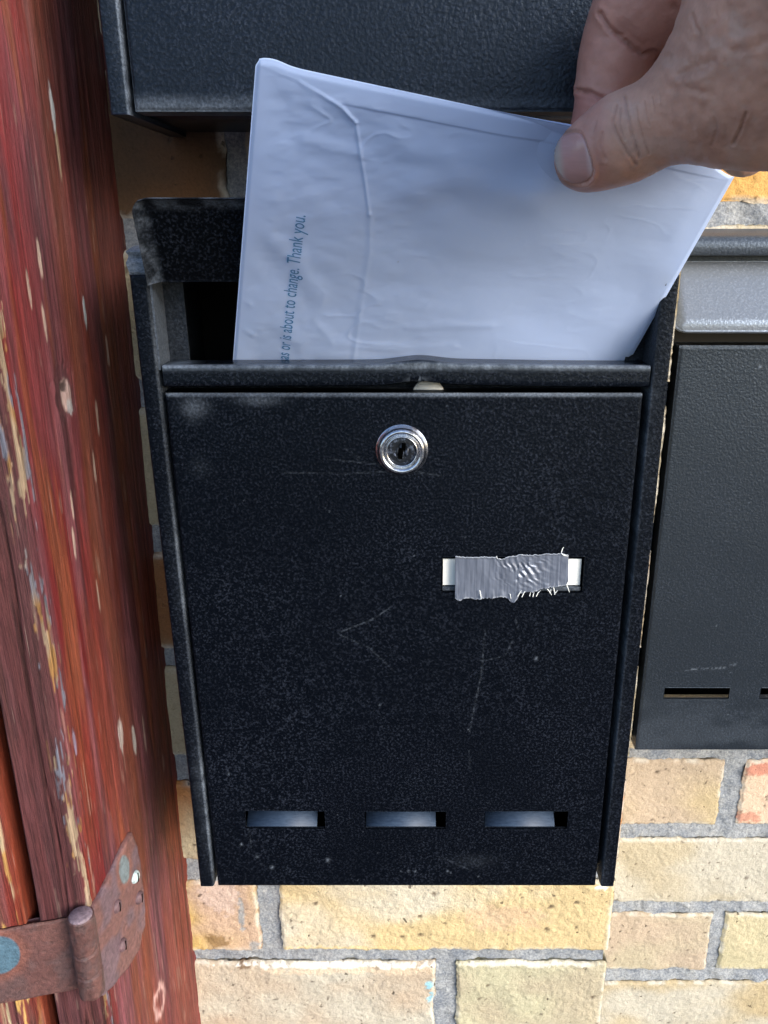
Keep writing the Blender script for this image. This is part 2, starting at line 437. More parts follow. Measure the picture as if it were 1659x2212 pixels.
nrm = np.stack([-tan[:, 1], tan[:, 0]], 1)       # towards +x on the reveal
disp = (fbm(S*230, Zg*9, 5, 4)-.5)*.0016+(fbm(S*30, Zg*5, 6, 3)-.5)*.002
# colours
warp = (fbm(S*0+3, Zg*3.2, 9, 3)-.5)*.035+(fbm(S*20, Zg*7, 10, 3)-.5)*.02
q = S+warp+(Zg+.25)*.018
def band(s0, wd): return np.exp(-((q-s0)/wd)**2)
red = srgb(128, 46, 46); mau = srgb(118, 70, 76); org = srgb(142, 82, 52); brn = srgb(84, 48, 42); dmau = srgb(80, 50, 56)
col = np.zeros(S.shape+(3,))+mau
col = mix(col, red+0*col, sstep(.35, .62, fbm(S*70+4, Zg*6, 20, 3)))
col = mix(col, srgb(140, 92, 98)+0*col, sstep(.52, .68, fbm(S*120, Zg*8, 21, 4))*.8)
col = mix(col, dmau+0*col, sstep(.56, .7, fbm(S*150+9, Zg*10, 22, 4))*.8)
om = np.clip(band(.060, .010)+band(.022, .016)*.7, 0, 1)*sstep(.3, .5, fbm(S*40, Zg*5, 23, 3))
col = mix(col, org+0*col, om*.75)
col = mix(col, org+0*col, sstep(.6, .72, fbm(S*90+2, Zg*6, 24, 4))*.8)
low = sstep(-.33, -.42, Zg)*sstep(.115, .06, S)
col = mix(col, srgb(142, 78, 64)+0*col, low*.7*sstep(.3, .6, fbm(S*60, Zg*4, 26, 3)))
col = mix(col, srgb(140, 70, 50)+0*col, np.clip(sstep(.128, .10, S)*sstep(.55, .7, fbm(S*60+7, Zg*4, 27, 3)), 0, 1)*.7)
col = mix(col, srgb(146, 56, 56)+0*col, sstep(.075, .1, S)*sstep(-.12, 0, Zg)*sstep(.3, .5, fbm(S*60, Zg*7, 25, 3))*.9)
# front strip dull brown mauve
col = mix(col, srgb(92, 62, 62)+0*col, sstep(SC-.004, SC+.002, S)*.85)
# pale flakes
flN = .55*fbm(S*420, Zg*34, 33, 4)+.45*fbm(S*1500, Zg*90, 34, 3)
arr = np.exp(-((S-SC+.001)/.0045)**2)
fl = sstep(.60-.17*0, .64, flN+arr*.145*(sstep(.0, -.06, Zg))-.02)
fl = fl*sstep(.03, .3, arr+.0)
spots = sstep(.795, .82, fbm(S*330, Zg*26, 35, 3))
rare = sstep(.72, .76, vn(S*700, Zg*40, 36))*sstep(.66, .8, vn(S*90, Zg*14, 37))*sstep(.045, .02, S)
rare += sstep(.9, .95, vn(S*900, Zg*45, 38))*sstep(.7, .85, vn(S*70, Zg*12, 39))*.8
fcol = mix(srgb(182, 170, 138)+0*col, srgb(176, 142, 84)+0*col, sstep(.4, .6, vn(S*260, Zg*60, 40)))
fcol = mix(fcol, srgb(130, 142, 154)+0*col, sstep(.55, .7, vn(S*300, Zg*50, 41)))
col = mix(col, fcol, np.clip(fl, 0, 1)*.92)
col = col*np.array([.82, .72, .78])
col = mix(col, srgb(180, 158, 142)+0*col, np.clip(spots*.4+rare, 0, 1)*.5)
# fine long grain: thin dark and light streaks
col = col*(.58+.60*fbm(S*1100, Zg*9, 44, 3))[..., None]
col = mix(col, col*.35, sstep(.72, .80, fbm(S*700, Zg*5, 45, 2))*.8)
# single marks, placed on the reveal
def on_reveal(px_, py_):
    r = ray(px_, py_); a = pp[0]; b = pp[NREV-1]; zg = -.3
    for _ in range(4):       # r*t = (x,y) on the leaning line a + s*(b-a)
        A_ = np.array([[r[0], -(b-a)[0]], [r[1], -(b-a)[1]]]); t, s = np.linalg.solve(A_, a+np.array([lean_x(zg), 0])); zg = r[2]*t
    return s*np.linalg.norm(b-a), r[2]*t
def mark(px_, py_, hs, hz, c, a, dep=0, ring=False, seed=50):
    global col, disp
    s0, z0 = on_reveal(px_, py_)
    d = np.hypot((S-s0)/hs, (Zg-z0)/hz)+(fbm(S*600, Zg*200, seed, 3)-.5)*.7
    k = sstep(1, .7, d)
    if ring: k = np.exp(-((d-1)/.25)**2)
    col = mix(col, np.array(c)+0*col, k*a); disp = disp-k*dep
mark(138, 845, .010, .013, srgb(84, 50, 56), .8, .0006)
mark(142, 850, .0045, .0085, srgb(190, 165, 160), .8, -.0004, seed=51)
mark(136, 835, .0025, .003, srgb(45, 30, 30), .9, .0008, seed=52)
mark(150, 878, .003, .004, srgb(175, 175, 180), .8, seed=53)
mark(182, 675, .0016, .008, srgb(178, 188, 192), .95, -.0003, seed=54)
mark(112, 235, .0016, .010, srgb(190, 195, 198), .9, -.0003, seed=55)
mark(125, 330, .0014, .012, srgb(205, 180, 150), .8, seed=56)
mark(345, 2162, .006, .010, srgb(205, 165, 160), .8, 0, True, seed=57)
mark(160, 1600, .0018, .008, srgb(160, 150, 175), .8, seed=58)
mark(263, 1590, .003, .012, srgb(200, 190, 185), .8, seed=59)
mark(290, 1600, .002, .010, srgb(200, 195, 190), .8, seed=60)
mark(310, 1585, .0012, .016, srgb(205, 180, 165), .6, seed=61)
for i_, (a_, b_) in enumerate([(215, 1290), (158, 1170), (153, 1090), (210, 900), (235, 760), (205, 1010), (60, 620), (95, 700), (85, 560)]):
    mark(a_, b_, .0010, .009, srgb(205, 185, 170), .7, seed=70+i_)
# crack near the arris, cut into the wood
ck = SC-.0032+(vn(Zg*30, Zg*0, 80)-.5)*.002
crack = np.exp(-((S-ck)/.00045)**2); disp = disp-crack*.0022; col = mix(col, col*.25, np.clip(crack, 0, 1))
ck2 = SC+.0085+(vn(Zg*22, Zg*0, 81)-.5)*.0022
crack = np.exp(-((S-ck2)/.0004)**2)*sstep(.3, .6, vn(Zg*14, Zg*0, 82)); disp = disp-crack*.0016; col = mix(col, col*.35, np.clip(crack, 0, 1))
disp = disp+np.clip(fl, 0, 1)*.0004
Pw = np.zeros(S.shape+(3,)); Pw[..., 0] = pp[:, None, 0]+nrm[:, None, 0]*disp; Pw[..., 1] = pp[:, None, 1]+nrm[:, None, 1]*disp; Pw[..., 2] = Zg
frame = empty('gate_frame', (-.17, .34, -1.35), 'weathered red and orange wooden gate post with peeling cream paint along its edge', 'wooden post')
nf = len(pp)
post = link('post', npmesh(Pw.reshape(-1, 3), gridfaces(nf, nz, flip=True), col.reshape(-1, 3)), M_wood, frame, smooth=True)
bc = srgb(110, 60, 50)
def colbox(x0, x1, y0, y1, z0, z1, c, bev=0):
    me = box(x0, x1, y0, y1, z0, z1, bev)
    ca = me.color_attributes.new('Col', 'FLOAT_COLOR', 'POINT')
    ca.data.foreach_set('color', np.tile([*c, 1], len(me.vertices)).astype(np.float32)); return me
link('backing_post', colbox(-.215, -.168, .33, .418, -1.35, .5, bc), M_wood, frame)
link('post_foot', colbox(-.180, -.152, .315, .418, -1.35, -.60, bc), M_wood, frame)
link('post_head', colbox(-.180, -.152, .315, .418, .14, .5, bc), M_wood, frame)
# gate leaf left of the dark groove
gate = empty('wooden_gate', (-.24, .27, -1.3), 'red brown wooden gate at the far left edge, hung on a strap hinge', 'gate')
dg = np.array([-math.cos(math.radians(13)), -math.sin(math.radians(13))])
g0 = pp[NREV+37]+dg*.0065
gp = [g0+np.array([-.1, 1.])*.02*(1-t)+np.array([0, 0])*t for t in np.linspace(0, 1, 14)]
c0 = gp[-1]
for t in np.linspace(.0006, .012, 22): gp.append(c0+dg*t+np.array([.0, .0])*t)
c1 = gp[-1]
for t in np.linspace(.0006, .003, 5): gp.append(c1+np.array([-.5, .86])*t)
c1 = gp[-1]
for t in np.linspace(.0006, .075, 110): gp.append(c1+dg*t)
gp = np.array(gp); gs = np.concatenate([[0], np.cumsum(np.linalg.norm(np.diff(gp, axis=0), axis=1))])
gz = np.linspace(-.62, .0, 520); Sg, Zq = np.meshgrid(gs, gz, indexing='ij')
tg = np.gradient(gp, axis=0); tg /= np.linalg.norm(tg, axis=1)[:, None]; ng = np.stack([-tg[:, 1], tg[:, 0]], 1)
dgp = (fbm(Sg*230, Zq*9, 105, 4)-.5)*.0014
gc = np.zeros(Sg.shape+(3,))+srgb(110, 66, 66)
gc = mix(gc, srgb(120, 50, 44)+0*gc, sstep(.4, .6, fbm(Sg*120, Zq*8, 106, 3)))
gc = mix(gc, srgb(104, 66, 60)+0*gc, sstep(.5, .66, fbm(Sg*90, Zq*7, 107, 3)))
gc = mix(gc, srgb(122, 54, 36)+0*gc, sstep(.026, .02, Sg)*.9)
gc = gc*(.75+.5*fbm(Sg*1100, Zq*9, 114, 3))[..., None]
gf = sstep(.6, .66, fbm(Sg*380, Zq*30, 108, 4)+.14*np.exp(-((Sg-.032)/.006)**2)-.01)*sstep(.0, .4, np.exp(-((Sg-.032)/.007)**2))
gc = mix(gc, mix(srgb(205, 190, 155)+0*gc, srgb(200, 160, 95)+0*gc, sstep(.4, .6, vn(Sg*260, Zq*60, 109))), gf*.9)
Pg = np.zeros(Sg.shape+(3,)); Pg[..., 0] = gp[:, None, 0]+ng[:, None, 0]*dgp; Pg[..., 1] = gp[:, None, 1]+ng[:, None, 1]*dgp; Pg[..., 2] = Zq
link('stile', npmesh(Pg.reshape(-1, 3), gridfaces(len(gp), 520, flip=True), gc.reshape(-1, 3)), M_wood, gate, smooth=True)
link('stile_core', colbox(-.285, -.192, .324, .355, -1.30, .3, bc), M_wood, gate)

# ---------------------------------------------------------------- strap hinge
hinge = empty('strap_hinge', (-.155, .27, -.33), 'rusty iron strap hinge painted dull red brown, with bare grey blue patches', 'hinge')
IR = srgb(88, 66, 66); IRM = srgb(102, 82, 90); TEAL = srgb(74, 102, 120); GREYT = srgb(104, 116, 122)
def hcol(U, V, seed):
    c = np.zeros(U.shape+(3,))+IR
    c = mix(c, srgb(92, 62, 60)+0*c, sstep(.4, .6, fbm(U*140, V*140, seed, 4)))
    return mix(c, srgb(104, 70, 66)+0*c, sstep(.55, .7, fbm(U*90+5, V*90, seed+3, 3))*.8)
# strap on the gate, top and bottom edges nearly level
hx0 = np.array([-.1700, .3035])
zt, zb = -.3190, -.3660
L_ = .095
U, V = np.meshgrid(np.linspace(0, L_, 180), np.linspace(0, 1, 70), indexing='ij')
zz0 = zt-.0005*0+(zb-zt)*V+(vn(U*120, V*0, 201)-.5)*.0006
bx = hx0[0]+dg[0]*U-.0; by = hx0[1]+dg[1]*U-.0035+(fbm(U*80, V*4, 202, 3)-.5)*.0006
ed = np.minimum(np.minimum(V, 1-V)*(zt-zb), .01); by = by+np.clip(.0008-ed, 0, .0008)
cc = hcol(U, V*.04, 210)
xs_, zs_ = to_px(np.stack([bx, by, zz0], -1))
dT = np.hypot((xs_-0)/46, (zs_-2062)/40)+(fbm(U*150, V*6, 213, 2)-.5)*.12
cc = mix(cc, srgb(118, 74, 64)+0*cc, sstep(1.7, 1.1, dT)*.7)
cc = mix(cc, TEAL+0*cc, sstep(1.05, .97, dT))
Ps = np.stack([bx, by, zz0], -1)
n1, n2 = U.shape
# closed strap: front + top/bottom/end rims 3 mm deep
rim = Ps.copy(); rim[..., 0] += .0008; rim[..., 1] += .0032
allV = np.concatenate([Ps.reshape(-1, 3), rim.reshape(-1, 3)])
b1 = np.arange(n1)*n2; b2 = b1+n2-1; off = n1*n2
Fs = [gridfaces(n1, n2), np.stack([b1[:-1], b1[1:], b1[1:]+off, b1[:-1]+off], 1), np.stack([b2[:-1], b2[1:], b2[1:]+off, b2[:-1]+off], 1)]
e1 = np.arange(n2); Fs.append(np.stack([e1[:-1], e1[1:], e1[1:]+off, e1[:-1]+off], 1))
ccr = cc.copy()*0+IRM
link('strap', npmesh(allV, Fs, np.concatenate([cc.reshape(-1, 3), ccr.reshape(-1, 3)])), M_iron, hinge, smooth=False)
# barrel
bcx, bcy = -.1614, .2955; br = .0062
bz = np.linspace(-.3610, -.3125, 110); th = np.linspace(0, 2*math.pi, 48, endpoint=False)
TH, ZB = np.meshgrid(th, bz, indexing='ij')
rr_ = br+(fbm(TH*3, ZB*180, 220, 3)-.5)*.0008
for zc_ in (zt-.0135, zt-.0275): rr_ = rr_-np.exp(-((ZB-zc_-.0012*np.sin(TH))/.0005)**2)*.0013
rr_ = rr_-np.clip((zb+.0015-ZB)/.003, 0, 1)**2*.002
Pb = np.stack([bcx+rr_*np.cos(TH), bcy+rr_*np.sin(TH), ZB], -1).reshape(-1, 3)
m_, k_ = TH.shape
i = np.arange(m_); ip = (i+1) % m_
Fb = np.concatenate([np.stack([i*k_+j, ip*k_+j, ip*k_+j+1, i*k_+j+1], 1) for j in range(k_-1)])
ctr = np.array([[bcx, bcy, bz[-1]+.0006], [bcx, bcy, bz[0]]])
tri = np.concatenate([np.stack([i*k_+k_-1, ip*k_+k_-1, np.full(m_, len(Pb))], 1), np.stack([ip*k_, i*k_, np.full(m_, len(Pb)+1)], 1)])
cb = hcol(TH*.01, ZB, 225).reshape(-1, 3)*.8
link('barrel', npmesh(np.concatenate([Pb, ctr]), [Fb, tri], np.concatenate([cb, [IRM, IRM]])), M_iron, hinge, smooth=True)
pin = lathe([(0, 0), (.0048, 0), (.0054, .0006), (.0054, .002)], (0, 0, 0), 32)
pin.transform(Matrix.Translation((bcx, bcy, bz[-1]+.0014)) @ Matrix.Rotation(math.radians(-90), 4, 'X'))
ca = pin.color_attributes.new('Col', 'FLOAT_COLOR', 'POINT'); ca.data.foreach_set('color', np.tile([*srgb(120, 105, 115), 1], len(pin.vertices)).astype(np.float32))
link('pin', pin, M_iron, hinge, smooth=True)
# leaf screwed to the reveal: outline given on the reveal as (s from wall, z)
out_px = [(277, 1797), (290, 1830), (298, 1880), (305, 1950), (306, 2000), (292, 2050), (268, 2090), (240, 2125), (215, 2150), (196, 2148), (185, 2100), (180, 2050), (178, 2000), (188, 1965), (206, 1938), (238, 1875), (262, 1822)]
ol = np.array([on_reveal(*p_) for p_ in out_px])
def rev_pt(s, zc, h):
    a = pp[0]; b = pp[NREV-1]; d = (b-a)/np.linalg.norm(b-a); n = np.array([-d[1], d[0]])
    return np.array([a[0]+d[0]*s+n[0]*h, a[1]+d[1]*s+n[1]*h, zc])
from mathutils.geometry import tessellate_polygon
# dense outline, rings inwards
def dens(pl, n):
    pl = np.vstack([pl, pl[:1]]); L = np.concatenate([[0], np.cumsum(np.linalg.norm(np.diff(pl, axis=0), axis=1))])
    t = np.linspace(0, L[-1], n, endpoint=False); return np.stack([np.interp(t, L, pl[:, 0]), np.interp(t, L, pl[:, 1])], 1)
od = dens(ol, 160); cen = od.mean(0)
V_ = []; Cc = []; K = 30
for k in range(K+2):
    f = 1.0 if k == 0 else 1-(k-1)/K*.999
    ring = cen+(od-cen)*f
    h = .0 if k == 0 else .0026
    for s_, z_ in ring:
        hh = h+(float(fbm(s_*150, z_*150, 230, 3))-.5)*.0012 if k else 0
        if k == 1: hh -= .0005
        V_.append(rev_pt(s_, z_, hh))
        c_ = IRM*(.8+.35*float(fbm(s_*120, z_*120, 232, 3)))
        c_ = c_*(1-float(sstep(.45, .62, fbm(s_*70, z_*70, 236, 2))))+srgb(108, 76, 74)*float(sstep(.45, .62, fbm(s_*70, z_*70, 236, 2)))
        Cc.append(c_)
V_ = np.array(V_); Cc = np.array(Cc); n_o = 160
gx, gy = to_px(V_)
dT = np.hypot((gx-270)/11, (gy-1878)/32)+(fbm(gx*.05, gy*.05, 233, 2)-.5)*.5
Cc = mix(Cc, srgb(122, 80, 70)+0*Cc, sstep(2.0, 1.2, dT)*.8); Cc = mix(Cc, GREYT+0*Cc, sstep(1.05, .9, dT))
dT = np.hypot((gx-218)/16, (gy-2215)/60)
Fs = [np.stack([k*n_o+np.arange(n_o), k*n_o+(np.arange(n_o)+1) % n_o, (k+1)*n_o+(np.arange(n_o)+1) % n_o, (k+1)*n_o+np.arange(n_o)], 1) for k in range(K+1)]
link('leaf_plate', npmesh(V_, Fs, Cc), M_iron, hinge, smooth=True)
def screw(px_, py_, shiny):
    s_, z_ = on_reveal(px_, py_)
    me = lathe([(.0, -.0012), (.0022, -.0010), (.0033, -.0002), (.0036, .001), (.0036, .003)], (0, 0, 0), 24)
    d = (pp[NREV-1]-pp[0]); ang = math.atan2(-d[0], -d[1])
    p_ = rev_pt(s_, z_, .0036)
    me.transform(Matrix.Translation(p_) @ Matrix.Rotation(math.radians(90)+ang*0-math.radians(8), 4, 'Z'))
    c_ = srgb(175, 195, 200) if shiny else srgb(98, 76, 82)
    ca = me.color_attributes.new('Col', 'FLOAT_COLOR', 'POINT'); ca.data.foreach_set('color', np.tile([*c_, 1], len(me.vertices)).astype(np.float32))
    s = link('screw', me, M_iron, hinge, smooth=True)
    sl = box(-.0004, .0004, -.00128, -.0009, -.0026, .0026); sl.transform(Matrix.Translation(p_) @ Matrix.Rotation(math.radians(82), 4, 'Z') @ Matrix.Rotation(.1, 4, 'Y'))
    link('slot', sl, M_black, s)
for a_ in [(281, 1893, True), (290, 1938, False), (241, 1957, False), (254, 2040, False)]: screw(*a_)
def lean_tree(o):
    for ch in o.children:
        if ch.type == 'MESH':
            me = ch.data; n = len(me.vertices); cc_ = np.zeros(n*3, np.float32); me.vertices.foreach_get('co', cc_); cc_ = cc_.reshape(-1, 3)
            rz = 0; r = ch
            while r.parent is not None: r = r.parent
            cc_[:, 0] += lean_x(cc_[:, 2]+r.location.z); me.vertices.foreach_set('co', cc_.ravel()); me.update()
        lean_tree(ch)
for o_ in (frame, gate, hinge): lean_tree(o_)

# ---------------------------------------------------------------- mailboxes
def sheet(x0, x1, z0, z1, y, holes, fold=.012, r=.0013, step=.0007, wear_glint_f=None, t=.0012, dent=None):
    def axis(a, b, cuts):
        cs = sorted({a, b, *cuts}); out_ = []
        for p, q_ in zip(cs[:-1], cs[1:]):
            n = max(1, int(round((q_-p)/step))); out_ += list(np.linspace(p, q_, n, endpoint=False))
        return np.array(out_+[b])
    xs = axis(x0, x1, [h[0] for h in holes]+[h[1] for h in holes]); zs = axis(z0, z1, [h[2] for h in holes]+[h[3] for h in holes])
    X, Z = np.meshgrid(xs, zs, indexing='ij')
    d = np.minimum(np.minimum(X-x0, x1-X), np.minimum(Z-z0, z1-Z)); dd = np.clip(r-d, 0, r)
    Y = y+r-np.sqrt(np.maximum(r*r-dd*dd, 0))
    Y = Y+(fbm(X*11, Z*11, 61, 3)-.5)*.0012*sstep(0, .03, d)
    for h in holes:
        dx = np.maximum(np.maximum(h[0]-X, X-h[1]), 0); dz = np.maximum(np.maximum(h[2]-Z, Z-h[3]), 0)
        Y = Y+np.exp(-(np.hypot(dx, dz)/.0006)**2)*.00025
    if dent is not None: Y = Y+dent(X, Z)
    mask = np.ones((len(xs)-1, len(zs)-1), bool)
    xm = (xs[1:]+xs[:-1])/2; zm = (zs[1:]+zs[:-1])/2
    for h in holes: mask &= ~((xm[:, None] > h[0]) & (xm[:, None] < h[1]) & (zm[None] > h[2]) & (zm[None] < h[3]))
    nu, nv = X.shape; P = np.stack([X, Y, Z], -1).reshape(-1, 3)
    wear_glint = (wear_glint_f(X, Z) if wear_glint_f else X*0).ravel()
    Vs = [P]; Ws = [wear_glint]; Fs = [gridfaces(nu, nv, mask)]; base = len(P)
    bi = np.concatenate([np.arange(nu)*nv, (nu-1)*nv+np.arange(1, nv), (np.arange(nu-1)[::-1])*nv+nv-1, np.arange(1, nv-1)[::-1]])
    Pk = P[bi].copy(); Pk[:, 1] += fold; idx = np.arange(len(bi))+base
    Vs.append(Pk); Ws.append(wear_glint[bi]); Fs.append(np.stack([bi, np.roll(bi, -1), np.roll(idx, -1), idx], 1)); base += len(bi)
    for h in holes:
        ia, ib = np.argmin(abs(xs-h[0])), np.argmin(abs(xs-h[1])); ja, jb = np.argmin(abs(zs-h[2])), np.argmin(abs(zs-h[3]))
        lp = np.concatenate([np.arange(ia, ib)*nv+ja, ib*nv+np.arange(ja, jb), np.arange(ib, ia, -1)*nv+jb, ia*nv+np.arange(jb, ja, -1)])
        Pk = P[lp].copy(); Pk[:, 1] += t; idx = np.arange(len(lp))+base
        Vs.append(Pk); Ws.append(np.full(len(lp), .12)); Fs.append(np.stack([np.roll(lp, -1), lp, idx, np.roll(idx, -1)], 1)); base += len(lp)
    return npmesh(np.concatenate(Vs), Fs, None, {'wear_glint': np.concatenate(Ws)})

def dustspecks(X, Z, seed, dens_=.985):
    return sstep(dens_, 1.0, vn(X*1100, Z*1100, seed))*sstep(.5, .8, vn(X*60, Z*60, seed+1))
def door_wear_glint(dx, dz, main=True):
    def f(X, Z):
        x = X-dx; z = Z-dz
        w_ = dustspecks(x, z, 301, .975)*.5
        top = sstep(-.0676, -.0658, z); w_ = w_+top*(.45+.6*fbm(x*260, z*260, 303, 3)*sstep(.4, .6, fbm(x*40, x*0, 304, 3)))  # top edge term paints a highlight line into the colour
        w_ = w_+.35*sstep(.0, 1, np.exp(-(np.hypot((x+.094)/.004, (z+.0745)/.0045))**2))*.5*fbm(x*400, z*400, 355, 3) if main else w_
        if main:
            for pts, a in [([(-.0375, -.094), (-.022, -.0955), (-.005, -.0975), (.004, -.1005)], .35),
                           ([(-.058, -.10), (-.03, -.1005), (-.006, -.099), (.012, -.1015)], .3), ([(-.03, -.0895), (-.024, -.0935)], .3),
                           ([(-.036, -.178), (-.02, -.171), (-.012, -.165)], .5), ([(-.036, -.179), (-.022, -.186), (-.01, -.199)], .3),
                           ([(.032, -.176), (.031, -.2), (.026, -.232)], .45), ([(.045, -.182), (.042, -.19), (.033, -.1925), (.03, -.1925)], .35),
                           ([(.046, -.1705), (.0475, -.176)], .35), ([(.026, -.243), (.027, -.255)], .25), ([(.029, -.318), (.012, -.309)], .35), ([(-.086, -.29), (-.0855, -.303)], .3)]:
                w_ = w_+a*np.exp(-(segdist(x, z, pts)/.00028)**2)*(.35+.9*(vn(x*900, z*900, 305) > .5))*.36
            for (a_, b_, r_) in [(-.0460, -.311, .0012), (-.083, -.309, .0009), (-.0755, -.316, .0011), (-.0905, -.301, .0008), (.0165, -.3185, .0007), (-.004, -.3185, .0007), (-.008, -.3185, .0005), (.033, -.322, .0005), (.0565, -.1915, .0009), (-.0935, -.257, .0006), (-.0175, -.217, .0005), (.018, -.3195, .0005), (-.0005, -.3185, .0006)]:
                w_ = w_+.6*np.exp(-(np.hypot(x-a_, (z-b_)*.8)/(r_*.75))**2)*(.3+vn(x*1500, z*1500, 356))
            for (a_, b_, rx, rz, s_) in [(-.093, -.071, .005, .0035, .35), (-.066, -.0685, .008, .002, .3), (-.093, -.0975, .004, .004, .05), (.03, -.312, .01, .004, .05)]:
                w_ = w_+s_*np.exp(-((x-a_)/rx)**2-((z-b_)/rz)**2)
        else:
            w_ = w_+.5*np.exp(-(segdist(x, z, [(-.08, -.268), (-.055, -.2665), (-.046, -.263)])/.0006)**2)*(vn(x*800, z*800, 306) > .4)
            w_ = w_+.12*sstep(.4, .7, fbm(x*30, z*60, 307, 3))*sstep(-.27, -.32, z)
            w_ = w_+.5*sstep(.96, 1, vn(x*300, z*300, 308))*sstep(.55, .8, vn(x*30, z*30, 309))
        return np.clip(w_, 0, 1)
    return f

def rim_attr(me, val=0.):
    a = me.attributes.new('wear_glint', 'FLOAT', 'POINT'); a.data.foreach_set('value', np.full(len(me.vertices), val, np.float32)); return me
def side_strip(x0, x1, y0, y1, z0, z1, hi_side, seed):
    """long folded strip with a highlight painted pale along one arris"""
    n = 300; zs = np.linspace(z0, z1, n); r = .0011
    pr = []
    for a in np.linspace(0, math.pi/2, 5): pr.append((x0+r-r*math.cos(a), y0+r-r*math.sin(a)))
    for a in np.linspace(math.pi/2, 0, 5): pr.append((x1-r+r*math.cos(a), y0+r-r*math.sin(a)))
    pr = [(x0, y1)]+pr+[(x1, y1)]; pr = np.array(pr)
    X = np.tile(pr[:, 0][:, None], (1, n)); Y = np.tile(pr[:, 1][:, None], (1, n)); Z = np.tile(zs[None], (len(pr), 1))
    X = X+(fbm(Z*12, Z*0, seed, 2)-.5)*.0008
    hi = x0 if hi_side < 0 else x1
    e = np.exp(-((X-hi)/.0007)**2)*(Y < y0+.002)
    w_ = e*(.18+.6*fbm(Z*300, Z*0+1, seed+1, 3)*sstep(.3, .55, fbm(Z*14, Z*0, seed+2, 3)))  # arris highlight painted in as a broken pale streak
    cap = len(pr)*n
    V = np.stack([X, Y, Z], -1).reshape(-1, 3)
    Fs = [gridfaces(len(pr), n)]
    k = np.arange(len(pr))
    # end caps as fans
    ct = V.reshape(len(pr), n, 3)[:, [0, -1]].mean(0)
    V2 = np.concatenate([V, ct])
    t1 = np.stack([k[:-1]*n, k[1:]*n, np.full(len(k)-1, cap)], 1); t2 = np.stack([k[:-1]*n+n-1, k[1:]*n+n-1, np.full(len(k)-1, cap+1)], 1)
    t1 = np.vstack([t1, [[k[-1]*n, 0, cap]]]); t2 = np.vstack([t2, [[k[-1]*n+n-1, n-1, cap+1]]])
    return npmesh(V2, [Fs[0], np.vstack([t1, t2])], None, {'wear_glint': np.concatenate([w_.ravel(), [0, 0]])})

def make_lid(xa, xb, hinge_yz, free_yz, rim_dir, seed, wear_amt, worn_face):
    """flap: sheet between hinge line and free edge, rounded free corners, rim folded along rim_dir"""
    hy = np.array(hinge_yz); fy = np.array(free_yz); L = np.linalg.norm(fy-hy); d = (fy-hy)/L; n = np.array(rim_dir); n = n/np.linalg.norm(n)
    step = .0009; nu = int((xb-xa)/step); nv = int(L/step)
    U, V = np.meshgrid(np.linspace(0, 1, nu), np.linspace(0, 1, nv), indexing='ij')
    R_ = .006
    # squash the grid into a rounded rectangle at the free corners
    v = V*L; inset = np.where(v > L-R_, R_-np.sqrt(np.maximum(R_*R_-(v-(L-R_))**2, 0)), 0)
    xx = xa+inset+(xb-xa-2*inset)*U
    dist = np.minimum(np.minimum(xx-xa-inset, xb-inset-xx), (L-v))
    lift = np.clip(.0065-dist, 0, .0065)/.0065
    h = (lift**2)*.0035
    h = h+(fbm(xx*25, v*25, seed, 2)-.5)*.0008
    Y = hy[0]+d[0]*v+n[0]*h; Z = hy[1]+d[1]*v+n[1]*h
    wv = sstep(.0065, .0020, dist)*(.08+.5*sstep(.35, .65, fbm(xx*220, v*220, seed+1, 4)))*wear_amt
    wv = wv+dustspecks(xx, v, seed+2, .97)*.6*worn_face
    # solidify
    off = -n*.0012
    V1 = np.stack([xx, Y, Z], -1).reshape(-1, 3); V2 = V1.copy(); V2[:, 1] += off[0]; V2[:, 2] += off[1]
    N = len(V1); bi = np.concatenate([np.arange(nu)*nv, (nu-1)*nv+np.arange(1, nv), (np.arange(nu-1)[::-1])*nv+nv-1, np.arange(1, nv-1)[::-1]])
    Fs = [gridfaces(nu, nv), gridfaces(nu, nv, flip=True, base=N), np.stack([bi, np.roll(bi, -1), np.roll(bi, -1)+N, bi+N], 1)]
    return npmesh(np.concatenate([V1, V2]), Fs, None, {'wear_glint': np.clip(np.concatenate([wv.ravel(), wv.ravel()]), 0, 1)})

